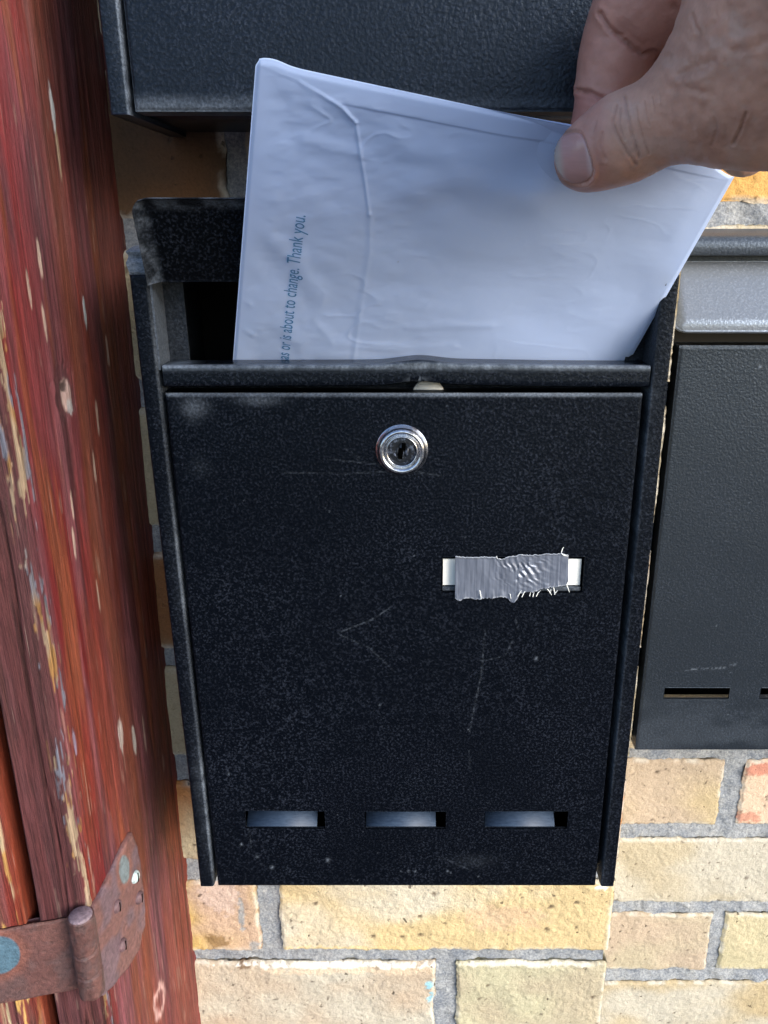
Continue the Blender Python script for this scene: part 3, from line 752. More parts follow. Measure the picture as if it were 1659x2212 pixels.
def make_mailbox(name_label, X0, Y0, Z0, mat, kind):
    """X0,Y0,Z0: offset from the main box; kind: main, top, right"""
    xl, xr = -.1140+X0, .1048+X0; yf = .33+Y0; yb = .4075+Y0; zb_, zt_ = -.3280+Z0, -.0085+Z0
    if kind == 'right': yb = .4945
    root = empty('mailbox', ((xl+xr)/2, yb, zb_), name_label, 'mailbox', 'black metal mailboxes on the brick wall')
    A = lambda nm, me, mt=mat, sm=True, par=root: link(nm, me, mt, par, smooth=sm)
    fy_ = yf+(.007 if kind == 'right' else -.0006)
    wd = .0072
    A('side_panel', side_strip(xl, xl+wd, fy_, yb, zb_, zt_-.0095, 1, 401+int(Y0*100)))
    A('side_panel', side_strip(xr-wd+.0002, xr, fy_, yb, zb_, zt_-.0095, -1, 411))
    A('back_panel', rim_attr(box(xl+.001, xr-.001, yb-.0012, yb, zb_+.008, zt_-.001)), M_in)
    A('bottom_panel', rim_attr(box(xl+wd-.0005, xr-wd+.0005, yf+.013, yb-.001, zb_+.002, zb_+.0035)))
    # top plate with a folded front band
    ov_ = .0006 if kind != 'main' else -.0042
    pr = [(yb, zt_+.003), (yf+.012, zt_+.0012), (yf+.004, zt_), (yf+.0012, zt_-.0008), (yf-.0003-ov_, zt_-.0022), (yf-.0012-ov_, zt_-.0045), (yf-.0016-ov_, zt_-.0098), (yf-.0004-ov_, zt_-.0101), (yf+.0, zt_-.005), (yf+.006, zt_-.0015), (yb, zt_-.0005)]
    me = sweep_x([p for p in pr], np.linspace(xl-.0010, xr+.0006, 60))
    A('top_plate', rim_attr(me, {'main': 1., 'right': .25, 'top': 0}[kind]))  # main box: pale value paints sky light on to the plate
    # door
    vents = [(-.0874, -.0466, -.2908, -.2800), (-.0261, .0152, -.2908, -.2800), (.0351, .0775, -.2908, -.2800)]
    if kind == 'right': vents = [(-.0907, -.0490, -.2890, -.2812), (-.0293, .0125, -.2890, -.2812), (.0322, .074, -.2890, -.2812)]
    hl = [(a+X0, b+X0, c+Z0, d+Z0) for a, b, c, d in vents]
    win = (.0116+X0, .0759+X0, -.1572+Z0, -.1396+Z0)
    if kind == 'top': hl = []
    dz_top = -.0655+Z0; dz_bot = -.3287+Z0
    if kind == 'top': dz_bot = zb_+.0012; dz_top = zb_+.262
    door = A('door', sheet(-.1051+X0, .0950+X0, dz_bot, dz_top, yf, hl+([win] if kind != 'top' else []), wear_glint_f=door_wear_glint(X0, Z0, kind == 'main') if kind != 'top' else (lambda X, Z: np.clip(.45*sstep(dz_bot+.007, dz_bot+.0005, Z)*(.4+fbm(X*150, Z*150, 77, 3)*sstep(.02, -.09, X))+dustspecks(X, Z, 78)*.5, 0, 1)), step=.0008 if kind != 'main' else .0006))
    if kind != 'top':
        if kind == 'main':
            for (a, b, c, d) in hl:
                V = np.array([(a+.0002, yf+.0016, c), (a+.0362, yf+.0016, c), (a+.0362, yf+.0145, d+.0015), (a+.0002, yf+.0145, d+.0015)])
                V = np.concatenate([V, V+np.array([0, .0008, -.0008])])
                A('vent_louvre', npmesh(V, np.array([[0, 1, 2, 3], [7, 6, 5, 4], [1, 5, 6, 2], [0, 3, 7, 4], [3, 2, 6, 7]])), M_louvre, False, door)
        # label holder behind the window
        A('label_holder', rim_attr(box(win[0]-.003, win[1]+.003, yf+.0042, yf+.0052, win[2]-.003, win[3]+.003)), mat, False, door)
        A('label_ledge', rim_attr(box(win[0]+.0002, win[1]-.0006, yf+.0011, yf+.0042, win[2]+.0002, win[2]+.0022, .0004), .35), mat, True, door)
        # lock
        lc = (-.0061+X0, yf, -.0901+Z0)
        lock = A('lock_bezel', lathe([(.0118, .0006), (.0112, -.0004), (.0103, -.0008), (.0099, -.0022), (.0093, -.0031), (.0085, -.0033), (.0078, -.0028), (.0074, -.0016), (.0070, -.0015), (.0068, -.0026), (.0064, -.0028), (.0061, -.0024), (.0060, -.0010)], lc, 96), M_chrome, True, door)
        core = lathe([(.0062, -.0010), (.0058, -.0013), (.0035, -.0012), (.0022, -.0010), (.0001, -.0009)], lc, 64)
        A('lock_core', core, M_core, True, door)
        ks = box(-.0010, .0008, -.0020, -.0006, -.0026, .0020); ks2 = box(-.0002, .0015, -.00205, -.00055, .0016, .0044)
        for q_ in (ks, ks2): q_.transform(Matrix.Translation(lc) @ Matrix.Rotation(math.radians(8), 4, 'Y') @ Matrix.Translation((-.0002, -.0002, -.0008)))
        A('keyhole', ks, M_black, False, door); A('keyhole', ks2, M_black, False, door)
        for sgn in (-1, 1):      # raised scuffed cheeks beside the slot
            ck_ = lathe([(.0, -.0008), (.0012, -.0006), (.0018, .0)], (0, 0, 0), 20)
            ck_.transform(Matrix.Translation((lc[0]+sgn*.0021, lc[1]-.0010, lc[2]-.0006)) @ Matrix.Rotation(math.radians(8), 4, 'Y') @ Matrix.Diagonal((.62, 1, 1.25, 1)))
            A('lock_cheek', ck_, M_core, True, door)
    # lip bar across the slot, bulged up in the middle
    if kind == 'main':
        zt2 = -.0540+Z0; y0_ = yf; y1_ = yf+.0150
        pr = [(y0_+.0125, zt2-.0092), (y0_+.0012, zt2-.0090), (y0_+.0003, zt2-.0084), (y0_, zt2-.0076)]
        pr += [(y0_, zt2-.0076+(.0076-.0013)*t) for t in np.linspace(0, 1, 6)[1:]]
        pr += [(y0_+.0013-.0013*math.cos(a), zt2-.0013+.0013*math.sin(a)) for a in np.linspace(.2, math.pi/2, 6)]
        pr += [(y0_+.004, zt2+.0000), (y0_+.008, zt2-.0001), (y1_-.001, zt2), (y1_, zt2-.0005), (y1_+.0001, zt2-.004), (y1_, zt2-.012)]
        def zo(xs, prf):
            b = np.exp(-((xs-.001)/.011)**2)*.0017+np.exp(-((xs-.02)/.03)**2)*.0004+(fbm(xs*14, xs*0, 77, 2)-.5)*.0010
            return b[:, None]*np.ones(len(prf))[None]*(1+.0*prf[None, :, 1])
        xs = np.linspace(-.1050, .0970, 700)
        me = sweep_x(pr, xs, zo)
        co = np.zeros(len(me.vertices)*3, np.float32); me.vertices.foreach_get('co', co); co = co.reshape(-1, 3)
        wv = np.exp(-((co[:, 2]-zt2)/.0014)**2)*(co[:, 1] < yf+.003)*(.35+.8*fbm(co[:, 0]*300, co[:, 0]*0, 78, 3))  # pale upper edge is a painted highlight on the lip
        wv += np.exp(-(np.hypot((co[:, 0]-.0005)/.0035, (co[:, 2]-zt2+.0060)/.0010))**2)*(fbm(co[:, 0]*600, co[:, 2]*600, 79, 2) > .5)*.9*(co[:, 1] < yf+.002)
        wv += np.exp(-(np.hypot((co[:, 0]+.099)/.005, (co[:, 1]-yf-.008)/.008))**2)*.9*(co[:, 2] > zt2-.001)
        a = me.attributes.new('wear_glint', 'FLOAT', 'POINT'); a.data.foreach_set('value', np.clip(wv, 0, 1).astype(np.float32))
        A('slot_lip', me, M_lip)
        A('inner_rail', rim_attr(box(-.106, .098, yf+.0145, yf+.0158, -.0705, -.0545)), M_powder, False)
        # zinc tongue of the lock seen in the gap
        tg_ = lathe([(.0, -.0004), (.0068, -.0004), (.0070, .0), (.0070, .001)], (.0052, yf+.0085, -.0680), 48)
        A('lock_tongue', tg_, M_zinc)
        # inner side returns
        A('side_return', rim_attr(box(-.1070, -.0975, yf+.0150, yf+.0162, -.056, -.0195), .12), mat, False)
        A('side_return', rim_attr(box(.0900, .0980, yf+.0150, yf+.0162, -.056, -.0195), .05), mat, False)
        A('side_return', rim_attr(box(-.1069, -.1060, yf+.001, yf+.0152, -.056, -.0195), .5), mat, False)
        A('lid', make_lid(-.1058, .0985, (.3290, -.0205), (.3180, .0110), (-.9, -.35), 501, .75, .3), M_lid_in)
    if kind == 'right':
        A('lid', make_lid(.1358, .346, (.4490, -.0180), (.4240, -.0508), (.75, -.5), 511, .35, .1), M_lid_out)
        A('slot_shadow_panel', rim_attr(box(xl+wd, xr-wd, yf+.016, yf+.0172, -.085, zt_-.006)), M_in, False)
        A('slot_header', rim_attr(box(xl+wd, xr-wd, yf+.010, yf+.012, zt_-.018, zt_-.006)), mat, False)
    return root
m_ = NT('lip_powder'); 
M_lip = mat_powder('worn_glossy_powder_lip', spec=.45, rough=.27, bumpd=.00010)
M_lid_in = mat_powder('lid_underside_powder', base=(.001, .0012, .002), spec=.08, rough=.6, bumpd=.0002)
M_lid_out = mat_powder('lid_top_powder', base=(.15, .17, .20), rough=.22, bumpd=.00018, spec=.9)  # light base colour stands in for sky reflected in the closed flap
bpy.data.materials.remove(m_.m)
mb = make_mailbox('middle black mailbox with raised flap, silver taped name window and envelope in its slot', 0, 0, 0, M_powder, 'main')
mb_t = make_mailbox('black mailbox above the raised flap, cut off by the top of the photo', 0, 0, .3674, M_powder_t, 'top')
mb_r = make_mailbox('dark grey mailbox at the right edge with its shiny flap closed', .2493, .11, .0045, M_powder_r, 'right')

# ---------------------------------------------------------------- name card and tape
card = link('name_card', box(.0122, .0750, .3325, .3330, -.1546, -.1417), M_card, None, 'blank white name card in the door window, mostly covered by grey tape', 'card')
nu, nv = 260, 110
U, V = np.meshgrid(np.linspace(0, 1, nu), np.linspace(0, 1, nv), indexing='ij')
def cr(px_, py_):   # tape crop pixels -> door plane
    p_ = at((1700+px_/2.552)/1.823, (2100+py_/2.552)/1.823, .3292); return p_[0], p_[2]
topc = [(237, 228), (330, 236), (420, 236), (520, 232), (640, 236), (700, 262), (760, 232), (850, 222), (890, 210), (1000, 215), (1100, 208), (1150, 196), (1240, 205), (1310, 195), (1372, 218)]
botc = [(230, 655), (290, 668), (350, 648), (420, 660), (500, 658), (560, 645), (620, 648), (690, 636), (760, 650), (800, 685), (830, 698), (860, 660), (885, 600), (960, 590), (1050, 585), (1120, 555), (1200, 540), (1290, 530), (1350, 520), (1372, 480)]
xt = np.interp(U, np.linspace(0, 1, 2), [237, 1374])
def interp_edge(pts, u):
    p_ = np.array(pts, float); return np.interp(237+u*(1374-237), p_[:, 0], p_[:, 1])
et = interp_edge(topc, U)+(vn(U*90, U*0, 601)-.5)*9; eb = interp_edge(botc, U)+(vn(U*70, U*0, 602)-.5)*14
PXc = 237+U*(1374-237)-4*V; PYc = et+(eb-et)*V
xx, zz_ = cr(PXc, PYc)
# wrinkles fanning from the lower right
wr = np.sin(np.hypot(PXc-1330, PYc-60)*.11+(fbm(U*5, V*4, 603, 2)-.5)*12)*sstep(.3, .6, fbm(U*10+V*6, V*5-U*4, 607, 3))*np.exp(-(np.hypot((PXc-900)/210, (PYc-370)/130))**2)
yy = .3290+(-wr*.00038)-(fbm(U*9, V*3, 604, 3)-.5)*.0005-sstep(.75, 1, V)*(vn(U*45, U*0, 605))*.0006-sstep(.06, 0, V)*.0004
wt = sstep(.035, .0, V)*.8+sstep(.95, 1, V)*.6*(vn(U*60, U*0, 606) > .4)+np.clip(wr-.75, 0, 1)*.6
tape = link('duct_tape', npmesh(np.stack([xx, yy, zz_], -1).reshape(-1, 3), gridfaces(nu, nv), None, {'wear_glint': np.clip(wt, 0, 1).ravel()}), M_tape, None,
            'torn strip of silver grey duct tape over the name card on the door', 'tape', smooth=True)
md = tape.modifiers.new('thickness', 'SOLIDIFY'); md.thickness = .0002; md.offset = 1
fr = [[(1300, 190), (1312, 150), (1325, 136)], [(1300, 195), (1330, 215), (1368, 222)], [(860, 620), (885, 580), (900, 560)], [(905, 635), (925, 590), (935, 575)], [(980, 622), (992, 582)], [(1012, 625), (1024, 578)],
      [(1048, 628), (1068, 590), (1098, 565)], [(1060, 600), (1075, 575)], [(1155, 545), (1180, 575), (1200, 608)], [(1195, 560), (1192, 590)], [(1232, 605), (1226, 560), (1222, 530)], [(1232, 590), (1262, 560)], [(1355, 515), (1368, 550), (1382, 588)], [(785, 600), (795, 650)], [(480, 560), (490, 610), (495, 650)], [(650, 225), (656, 250)]]
Vt, Ft, b0 = [], [], 0
for k, pl in enumerate(fr):
    pts = [(*cr(*p_),) for p_ in pl]; pts = [(p_[0], .3286-.0004*((k*7) % 3), p_[1]) for p_ in pts]
    v_, f_ = tube(pts, [.00022]*(len(pts)-1)+[.00010]); Vt.append(v_); Ft.append(f_+b0); b0 += len(v_)
th_ = link('frayed_threads', npmesh(np.concatenate(Vt), [np.concatenate(Ft)]), M_card, None)
th_.parent = tape

# ---------------------------------------------------------------- envelope
ES = .62
EN = np.array([0, -1, -ES]); EN = EN/np.linalg.norm(EN)
def env_at(px_, py_):
    r = ray(px_, py_)    # y = .3465-.54*(z+.054)
    k = (.3465-ES*.054)/(r[1]+ES*r[2]); return r*k
TL = env_at(553, 128); TRp = env_at(1603, 353); BL0 = env_at(503, 778); BR0 = env_at(1362, 775)
BL = BL0+(BL0-TL)*.35; BR = BR0+(BR0-TRp)*.35
nu, nv = 420, 330
U, V = np.meshgrid(np.linspace(0, 1, nu), np.linspace(0, 1, nv), indexing='ij')
Pe = (TL*(1-U)[..., None]+TRp*U[..., None])*(1-V)[..., None]+(BL*(1-U)[..., None]+BR*U[..., None])*V[..., None]
down = (BL-TL)/np.linalg.norm(BL-TL); right = (TRp-TL)/np.linalg.norm(TRp-TL)
Pe = Pe+down*(sstep(.895, 1, U)*.0050*(1-V)**10)[..., None]-down*(np.exp(-((U-.03)/.03)**2)*.0012*(1-V)**10)[..., None]
Pe = Pe+right*(sstep(.015, 0, U)*sstep(.015, 0, V)*.001)[..., None]
gx, gy = to_px(Pe)
def crease(pts, wd, amp, asym=0):
    d = segdist(gx, gy, pts); return amp*np.exp(-(d/wd)**2)
h = np.zeros(U.shape)
h += crease([(562, 138), (640, 170), (700, 205), (738, 228), (768, 262)], 3.6, .0007)
h += crease([(768, 262), (780, 340), (790, 400), (798, 460)], 3, .0004)
h += crease([(798, 460), (797, 540), (780, 640), (762, 778)], 6, .00022)
# step of the glued side flap: left of the seam lies lower
side = gx-np.interp(gy, [130, 262, 460, 540, 778, 900], [560, 768, 798, 797, 762, 745])
h += sstep(-4, 4, side)*.00018*sstep(150, 300, gy)
ridge = (gy-(222+(gx-740)*.2))           # closing flap edge
h += sstep(2, -2, ridge)*.0003*(gx > 735)*sstep(735, 760, gx)
h += (fbm(gx*.0035+.3, gy*.006, 701, 2)-.5)*.0034
h += (fbm(gx*.016+(gy*.010), gy*.030-(gx*.004), 702, 3)-.5)*.0006*(1.1-.7*sstep(800, 1100, gx))
h += crease([(900, 400), (980, 385), (1080, 410), (1150, 425)], 34, .0009)
h += crease([(505, 470), (580, 510), (640, 560), (690, 640)], 22, .0005)+crease([(520, 560), (560, 590), (610, 640)], 20, .0003)+crease([(600, 690), (650, 745)], 18, .0003)
h += crease([(880, 705), (1000, 700), (1060, 702)], 9, .0002)+crease([(680, 690), (720, 740), (860, 752), (980, 745)], 9, .0002)
h += crease([(512, 640), (540, 655)], 7, .0005)+crease([(508, 700), (545, 720)], 6, .0004)+crease([(660, 300), (740, 320), (770, 325)], 16, .0004)+crease([(850, 300), (900, 330), (960, 335)], 26, .0005)+.00028*(np.abs(fbm(gx*.011+gy*.006, gy*.020-gx*.003, 703, 2)-.5) < .5)*(1-np.minimum(np.abs(fbm(gx*.011+gy*.006, gy*.020-gx*.003, 703, 2)-.5)*9, 1))**2*(1.0-.8*sstep(700, 1000, gx))*sstep(.35, .6, fbm(gx*.005, gy*.005, 704, 2))
edge = np.minimum(np.minimum(U*.17, (1-U)*.17), V*.15)
h = h*sstep(0, .012, edge)*1.0+.0006*sstep(0, .0018, edge)
h = h-.0030*np.exp(-(np.hypot((gx-1250)/115, (gy-345)/100))**2)      # pressed in under the thumb
h = h*sstep(1.0, .78, V)+.0006*sstep(.7, 1, V)
paper = np.array([.57, .70, 1.0])
pc = np.zeros(U.shape+(3,))+paper
thin = np.exp(-(ridge/1.3)**2)*(gx > 738)*sstep(1215, 1190, gx); pc = mix(pc, np.array([.24, .30, .50])+0*pc, np.clip(thin, 0, 1)*.75)
for (a_, b_) in [(860, 563), (1068, 818), (1018, 812)]: pc = mix(pc, np.array([.05, .05, .05])+0*pc, np.exp(-(np.hypot(gx-a_, gy-b_)/1.3)**2)*.8)
Fr = Pe+EN*h[..., None]; Bk = Pe-EN*(.0011*sstep(0, .004, edge))[..., None]
N = nu*nv
bi = np.concatenate([np.arange(nu)*nv, (nu-1)*nv+np.arange(1, nv), (np.arange(nu-1)[::-1])*nv+nv-1, np.arange(1, nv-1)[::-1]])
Fs = [gridfaces(nu, nv, flip=True), gridfaces(nu, nv, base=N), np.stack([bi, bi+N, np.roll(bi, -1)+N, np.roll(bi, -1)], 1)]
env = link('envelope', npmesh(np.concatenate([Fr.reshape(-1, 3), Bk.reshape(-1, 3)]), Fs, np.concatenate([pc.reshape(-1, 3)]*2)), M_paper, None,
           'creased white envelope with a sealed flap being pushed into the middle mailbox slot', 'envelope', smooth=True)
# printed line, lying on the paper
fc = bpy.data.curves.new('t', 'FONT'); fc.body = 'has or is about to change. Thank you.'; fc.size = 1; fc.resolution_u = 3
fo = bpy.data.objects.new('t', fc); C.objects.link(fo)
bpy.context.view_layer.update()
tm = bpy.data.meshes.new_from_object(fo.evaluated_get(bpy.context.evaluated_depsgraph_get()))
bpy.data.objects.remove(fo)
co = np.zeros(len(tm.vertices)*3, np.float32); tm.vertices.foreach_get('co', co); co = co.reshape(-1, 3)
tw = co[:, 0].max()
# baseline from the hidden start to the final full stop, in the plane of the envelope
B1 = env_at(661, 462); B0v = env_at(621, 800)
bd = (B1-B0v)/np.linalg.norm(B1-B0v); up = np.cross(bd, EN); up = up/np.linalg.norm(up)
if up[0] > 0: up = -up
# size so that visible part (after 'h') spans B0..B1
vis = np.linalg.norm(B1-B0v); sx = vis/(tw*1.055); sy = .0074
St = B1-bd*(tw*sx)
shear = .0
PT = St+bd*(co[:, :1]*sx)+up*((co[:, 1:2])*sy)
tx, ty = to_px(PT)
# height of the paper under each text vertex, by nearest grid cell
gxx = gx.ravel(); gyy = gy.ravel(); hh = h.ravel()
hv = np.zeros(len(PT))
for i0 in range(0, len(PT), 400):
    dxy = (tx[i0:i0+400, None]-gxx[None, ::7])**2+(ty[i0:i0+400, None]-gyy[None, ::7])**2
    hv[i0:i0+400] = hh[::7][dxy.argmin(1)]
PT = PT+EN*(hv[:, None]+.00028)
tm.vertices.foreach_set('co', PT.astype(np.float32).ravel()); tm.update()
for mt_ in list(tm.materials): pass
tm.materials.clear()
link('printed_line', tm, M_ink, env)

# ---------------------------------------------------------------- hand
def cpt(px_, py_, y, rpx):
    p_ = at(px_, py_, y); dep = p_[1]*cp-p_[2]*sp; return (*p_, rpx*dep/F)
thumb = [cpt(1262, 343, 0.2870, 64), cpt(1290, 329, 0.2840, 74), cpt(1348, 299, 0.2785, 88), cpt(1400, 274, 0.2745, 84), cpt(1475, 232, 0.2680, 96), cpt(1570, 185, 0.2600, 130), cpt(1690, 110, 0.2540, 190)]
palm = [cpt(1640, 105, 0.2620, 150), cpt(1700, -60, 0.2580, 190), cpt(1780, -180, 0.2430, 200)]
thenar = [cpt(1585, 205, 0.2620, 118), cpt(1690, 175, 0.2540, 160), cpt(1850, 60, 0.2380, 190)]
wrist = [cpt(1780, -20, 0.2430, 190), cpt(2050, -150, 0.2030, 180), cpt(2500, -420, 0.1480, 190)]
indexA = [cpt(1353, 30, 0.3070, 78), cpt(1420, 5, 0.3020, 86), cpt(1520, -70, 0.2900, 100), cpt(1680, -140, 0.2700, 120)]
indexB = [cpt(1335, 70, 0.3095, 72), cpt(1332, 125, 0.3105, 76), cpt(1315, 185, 0.3100, 72)]
indexC = [cpt(1310, 235, 0.3098, 70), cpt(1300, 300, 0.3110, 66), cpt(1290, 350, 0.3135, 58)]
middle = [cpt(1700, -110, 0.2780, 110), cpt(1600, 10, 0.2960, 84), cpt(1530, 70, 0.3060, 74), cpt(1490, 170, 0.3105, 68), cpt(1460, 260, 0.3150, 62)]
ring = [cpt(1780, -60, 0.2730, 110), cpt(1720, 60, 0.2980, 78), cpt(1680, 140, 0.3060, 72), cpt(1640, 250, 0.3110, 66), cpt(1610, 320, 0.3150, 58)]
little = [cpt(1880, -40, 0.2630, 100), cpt(1860, 100, 0.2930, 68), cpt(1830, 180, 0.3010, 64), cpt(1790, 270, 0.3060, 58), cpt(1760, 330, 0.3090, 50)]
def smin(a, b, k):
    hq = np.maximum(k-np.abs(a-b), 0)/k; return np.minimum(a, b)-hq*hq*k*.25
def cone(P, a, b):
    a = np.array(a); b = np.array(b); ba = b[:3]-a[:3]; L2 = ba@ba
    t = np.clip(((P-a[:3].astype(P.dtype))@ba.astype(P.dtype))/L2, 0, 1)
    d = P-(a[:3]+t[..., None]*ba).astype(P.dtype)
    return np.sqrt((d*d).sum(-1))-(a[3]+(b[3]-a[3])*t)
def chain(P, ch, k):
    r = None
    for a, b in zip(ch[:-1], ch[1:]):
        c = cone(P, a, b); r = c if r is None else smin(r, c, k)
    return r
def sdf(P):
    A = chain(P, thumb, .004); A = smin(A, chain(P, palm, .01), .014); A = smin(A, chain(P, thenar, .01), .012)
    A = smin(A, chain(P, wrist, .01), .02)
    B = chain(P, indexA, .006); B2 = chain(P, indexB, .004); B3 = chain(P, indexC, .004)
    B = smin(B, smin(B2, B3, .0016), .0020)
    Mi = chain(P, middle, .004); Ri = chain(P, ring, .004); Li = chain(P, little, .004)
    A = smin(A, B, .005); A = smin(A, Mi, .004); A = smin(A, smin(Ri, Li, .002), .004)
    return A
lo = np.array([.045, .165, -.035]); hi = np.array([.215, .338, .125]); hs = .0010
nx_, ny_, nz_ = [int(round(q_)) for q_ in (hi-lo)/hs]
ax = [np.float32(lo[k])+np.arange(n, dtype=np.float32)*np.float32(hs) for k, n in enumerate((nx_, ny_, nz_))]
D = np.empty((nx_, ny_, nz_), np.float32)
for i0 in range(0, nx_, 12):
    G = np.stack(np.meshgrid(ax[0][i0:i0+12], ax[1], ax[2], indexing='ij'), -1)
    D[i0:i0+12] = sdf(G)
# close the volume at the bounds so that the wrist is capped
D[0] = D[-1] = .001; D[:, 0] = D[:, -1] = .001; D[:, :, 0] = D[:, :, -1] = .001
def surface_nets(D, lo, hs):
    I = D < 0
    c = [I[dx:D.shape[0]-1+dx, dy:D.shape[1]-1+dy, dz:D.shape[2]-1+dz] for dx in (0, 1) for dy in (0, 1) for dz in (0, 1)]
    s = sum(q_.astype(np.int8) for q_ in c); act = (s > 0) & (s < 8)
    idx = -np.ones(act.shape, np.int64); ii = np.argwhere(act); idx[act] = np.arange(len(ii))
    pos = np.zeros((len(ii), 3)); cnt = np.zeros(len(ii))
    corners = [(a, b, c_) for a in (0, 1) for b in (0, 1) for c_ in (0, 1)]
    for a in corners:
        for ax_ in range(3):
            if a[ax_] == 0:
                b = list(a); b[ax_] = 1; b = tuple(b)
                va = D[ii[:, 0]+a[0], ii[:, 1]+a[1], ii[:, 2]+a[2]]; vb = D[ii[:, 0]+b[0], ii[:, 1]+b[1], ii[:, 2]+b[2]]
                m = (va < 0) != (vb < 0); t = np.where(m, va/np.where(va-vb == 0, 1, va-vb), 0)
                p = ii+np.array(a); p = p.astype(float); p[:, ax_] += t
                pos[m] += p[m]; cnt[m] += 1
    pos /= cnt[:, None]
    quads = []
    for ax_ in range(3):
        o1, o2 = [k for k in range(3) if k != ax_]
        sl0 = [slice(None)]*3; sl1 = [slice(None)]*3; sl0[ax_] = slice(0, -1); sl1[ax_] = slice(1, None)
        ch = I[tuple(sl0)] != I[tuple(sl1)]
        e = np.argwhere(ch); e = e[(e[:, o1] > 0) & (e[:, o2] > 0) & (e[:, o1] < D.shape[o1]-1) & (e[:, o2] < D.shape[o2]-1)]
        def cell(d1, d2):
            q_ = e.copy(); q_[:, o1] -= d1; q_[:, o2] -= d2; return idx[q_[:, 0], q_[:, 1], q_[:, 2]]
        q4 = np.stack([cell(0, 0), cell(1, 0), cell(1, 1), cell(0, 1)], 1)
        inside = I[e[:, 0], e[:, 1], e[:, 2]]
        fl = inside if ax_ != 1 else ~inside
        q4 = np.where(fl[:, None], q4, q4[:, ::-1]); quads.append(q4)
    return pos*hs+lo, np.concatenate(quads)
hv_, hq_ = surface_nets(D, lo, hs)
me0 = npmesh(hv_, [hq_])
tmp = bpy.data.objects.new('tmp', me0); C.objects.link(tmp)
md = tmp.modifiers.new('s', 'SUBSURF'); md.levels = 1; md.render_levels = 1
bpy.context.view_layer.update()
me1 = bpy.data.meshes.new_from_object(tmp.evaluated_get(bpy.context.evaluated_depsgraph_get()))
bpy.data.objects.remove(tmp)
co = np.zeros(len(me1.vertices)*3, np.float32); me1.vertices.foreach_get('co', co); co = co.reshape(-1, 3).astype(float)
def grad(P, e=2e-4):
    g_ = np.stack([sdf(P+np.array(d)*e)-sdf(P-np.array(d)*e) for d in ((1, 0, 0), (0, 1, 0), (0, 0, 1))], -1)
    return g_/(np.linalg.norm(g_, axis=1)[:, None]+1e-12)
inner = np.all((co > lo+.004) & (co < hi-.004), axis=1)
for _ in range(2):
    q_ = co[inner]; co[inner] = q_-grad(q_)*np.clip(sdf(q_), -.001, .001)[:, None]
N3 = grad(co)
gx, gy = to_px(co)
front = (N3*(-co/np.linalg.norm(co, axis=1)[:, None])).sum(1) > .05
isthumb = chain(co, thumb, .004) < .0012
isidx = (np.minimum(chain(co, indexA, .006), np.minimum(chain(co, indexB, .004), chain(co, indexC, .004))) < .0015) & ~isthumb
ishand = ~isidx & (co[:, 1] < .30)
h = np.zeros(len(co)); dark = np.zeros(len(co))
def cz(sel, pts, wd, dep, dk):
    global h, dark
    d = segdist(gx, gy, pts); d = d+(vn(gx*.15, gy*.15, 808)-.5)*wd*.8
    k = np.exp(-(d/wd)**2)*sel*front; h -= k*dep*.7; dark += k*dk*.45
    k2 = np.exp(-((d-wd*2.2)/(wd*1.3))**2)*sel*front; h += k2*dep*.35
# knuckle wrinkles of the thumb
TX = lambda l: [(1097+a/2.953, b/2.953) for a, b in l]
for pl, wd, dp, dk in [([(745, 610), (760, 700), (790, 830), (840, 1000)], 2.6, .00055, .75), ([(690, 680), (670, 780), (700, 860), (760, 970), (815, 1050)], 3.0, .0006, .8),
                       ([(720, 690), (715, 790), (745, 890)], 2.4, .0004, .6), ([(820, 680), (830, 760), (870, 900), (900, 980)], 2.4, .0004, .5), ([(870, 650), (880, 740), (900, 800)], 2.2, .0003, .4),
                       ([(920, 620), (935, 720)], 2.2, .0003, .4), ([(965, 600), (975, 680)], 2, .0002, .3), ([(600, 850), (590, 930), (620, 1020)], 3, .0003, .3), ([(560, 780), (540, 850)], 3, .0002, .2),
                       ([(1440, 920), (1480, 830), (1520, 720)], 3.2, .0007, .9), ([(1300, 930), (1330, 830), (1320, 760)], 3, .0003, .45), ([(1380, 900), (1390, 800)], 3, .0002, .35),
                       ([(1100, 480), (1200, 430), (1290, 385)], 11, .0007, .35), ([(1040, 560), (1150, 560), (1300, 600)], 8, .0004, .15), ([(1450, 330), (1600, 290), (1660, 250)], 9, .0004, .25), ([(1200, 260), (1300, 170), (1400, 60)], 8, .0003, .2),
                       ([(1180, 100), (1215, 200)], 4, .0004, .35), ([(1180, 640), (1160, 780), (1170, 860)], 6, .0002, .25), ([(1240, 600), (1250, 720)], 6, .0002, .2)]:
    cz(ishand, TX(pl), wd, dp, dk)
# fine parallel skin lines over the whole thumb back
fl_ = np.sin((gx+.35*gy)*.9+6*fbm(gx*.02, gy*.03, 811, 3))*.5+.5
h -= ishand*front*fl_*.00006*sstep(1180, 1320, gx)
h += (fbm(gx*.02, gy*.02, 812, 3)-.5)*.0010*ishand*front*sstep(1380, 1450, gx)
for pl, wd, dp, dk in [([(590, 90), (640, 170), (720, 240), (800, 310), (860, 345), (930, 325)], 5, .0010, 1.), ([(450, 575), (520, 590), (580, 615), (640, 635)], 4.5, .0009, .95), ([(500, 600), (600, 640)], 9, .0003, .4), ([(700, 200), (820, 320)], 12, .0004, .5),
                       ([(1060, 40), (1110, 90), (1180, 120)], 9, .0006, .55)]:
    cz(isidx | ((co[:, 1] > .29)), TX(pl), wd, dp, dk)
h += (fbm(gx*.05, gy*.05, 813, 3)-.5)*.0004*front
co2 = co+N3*h[:, None]
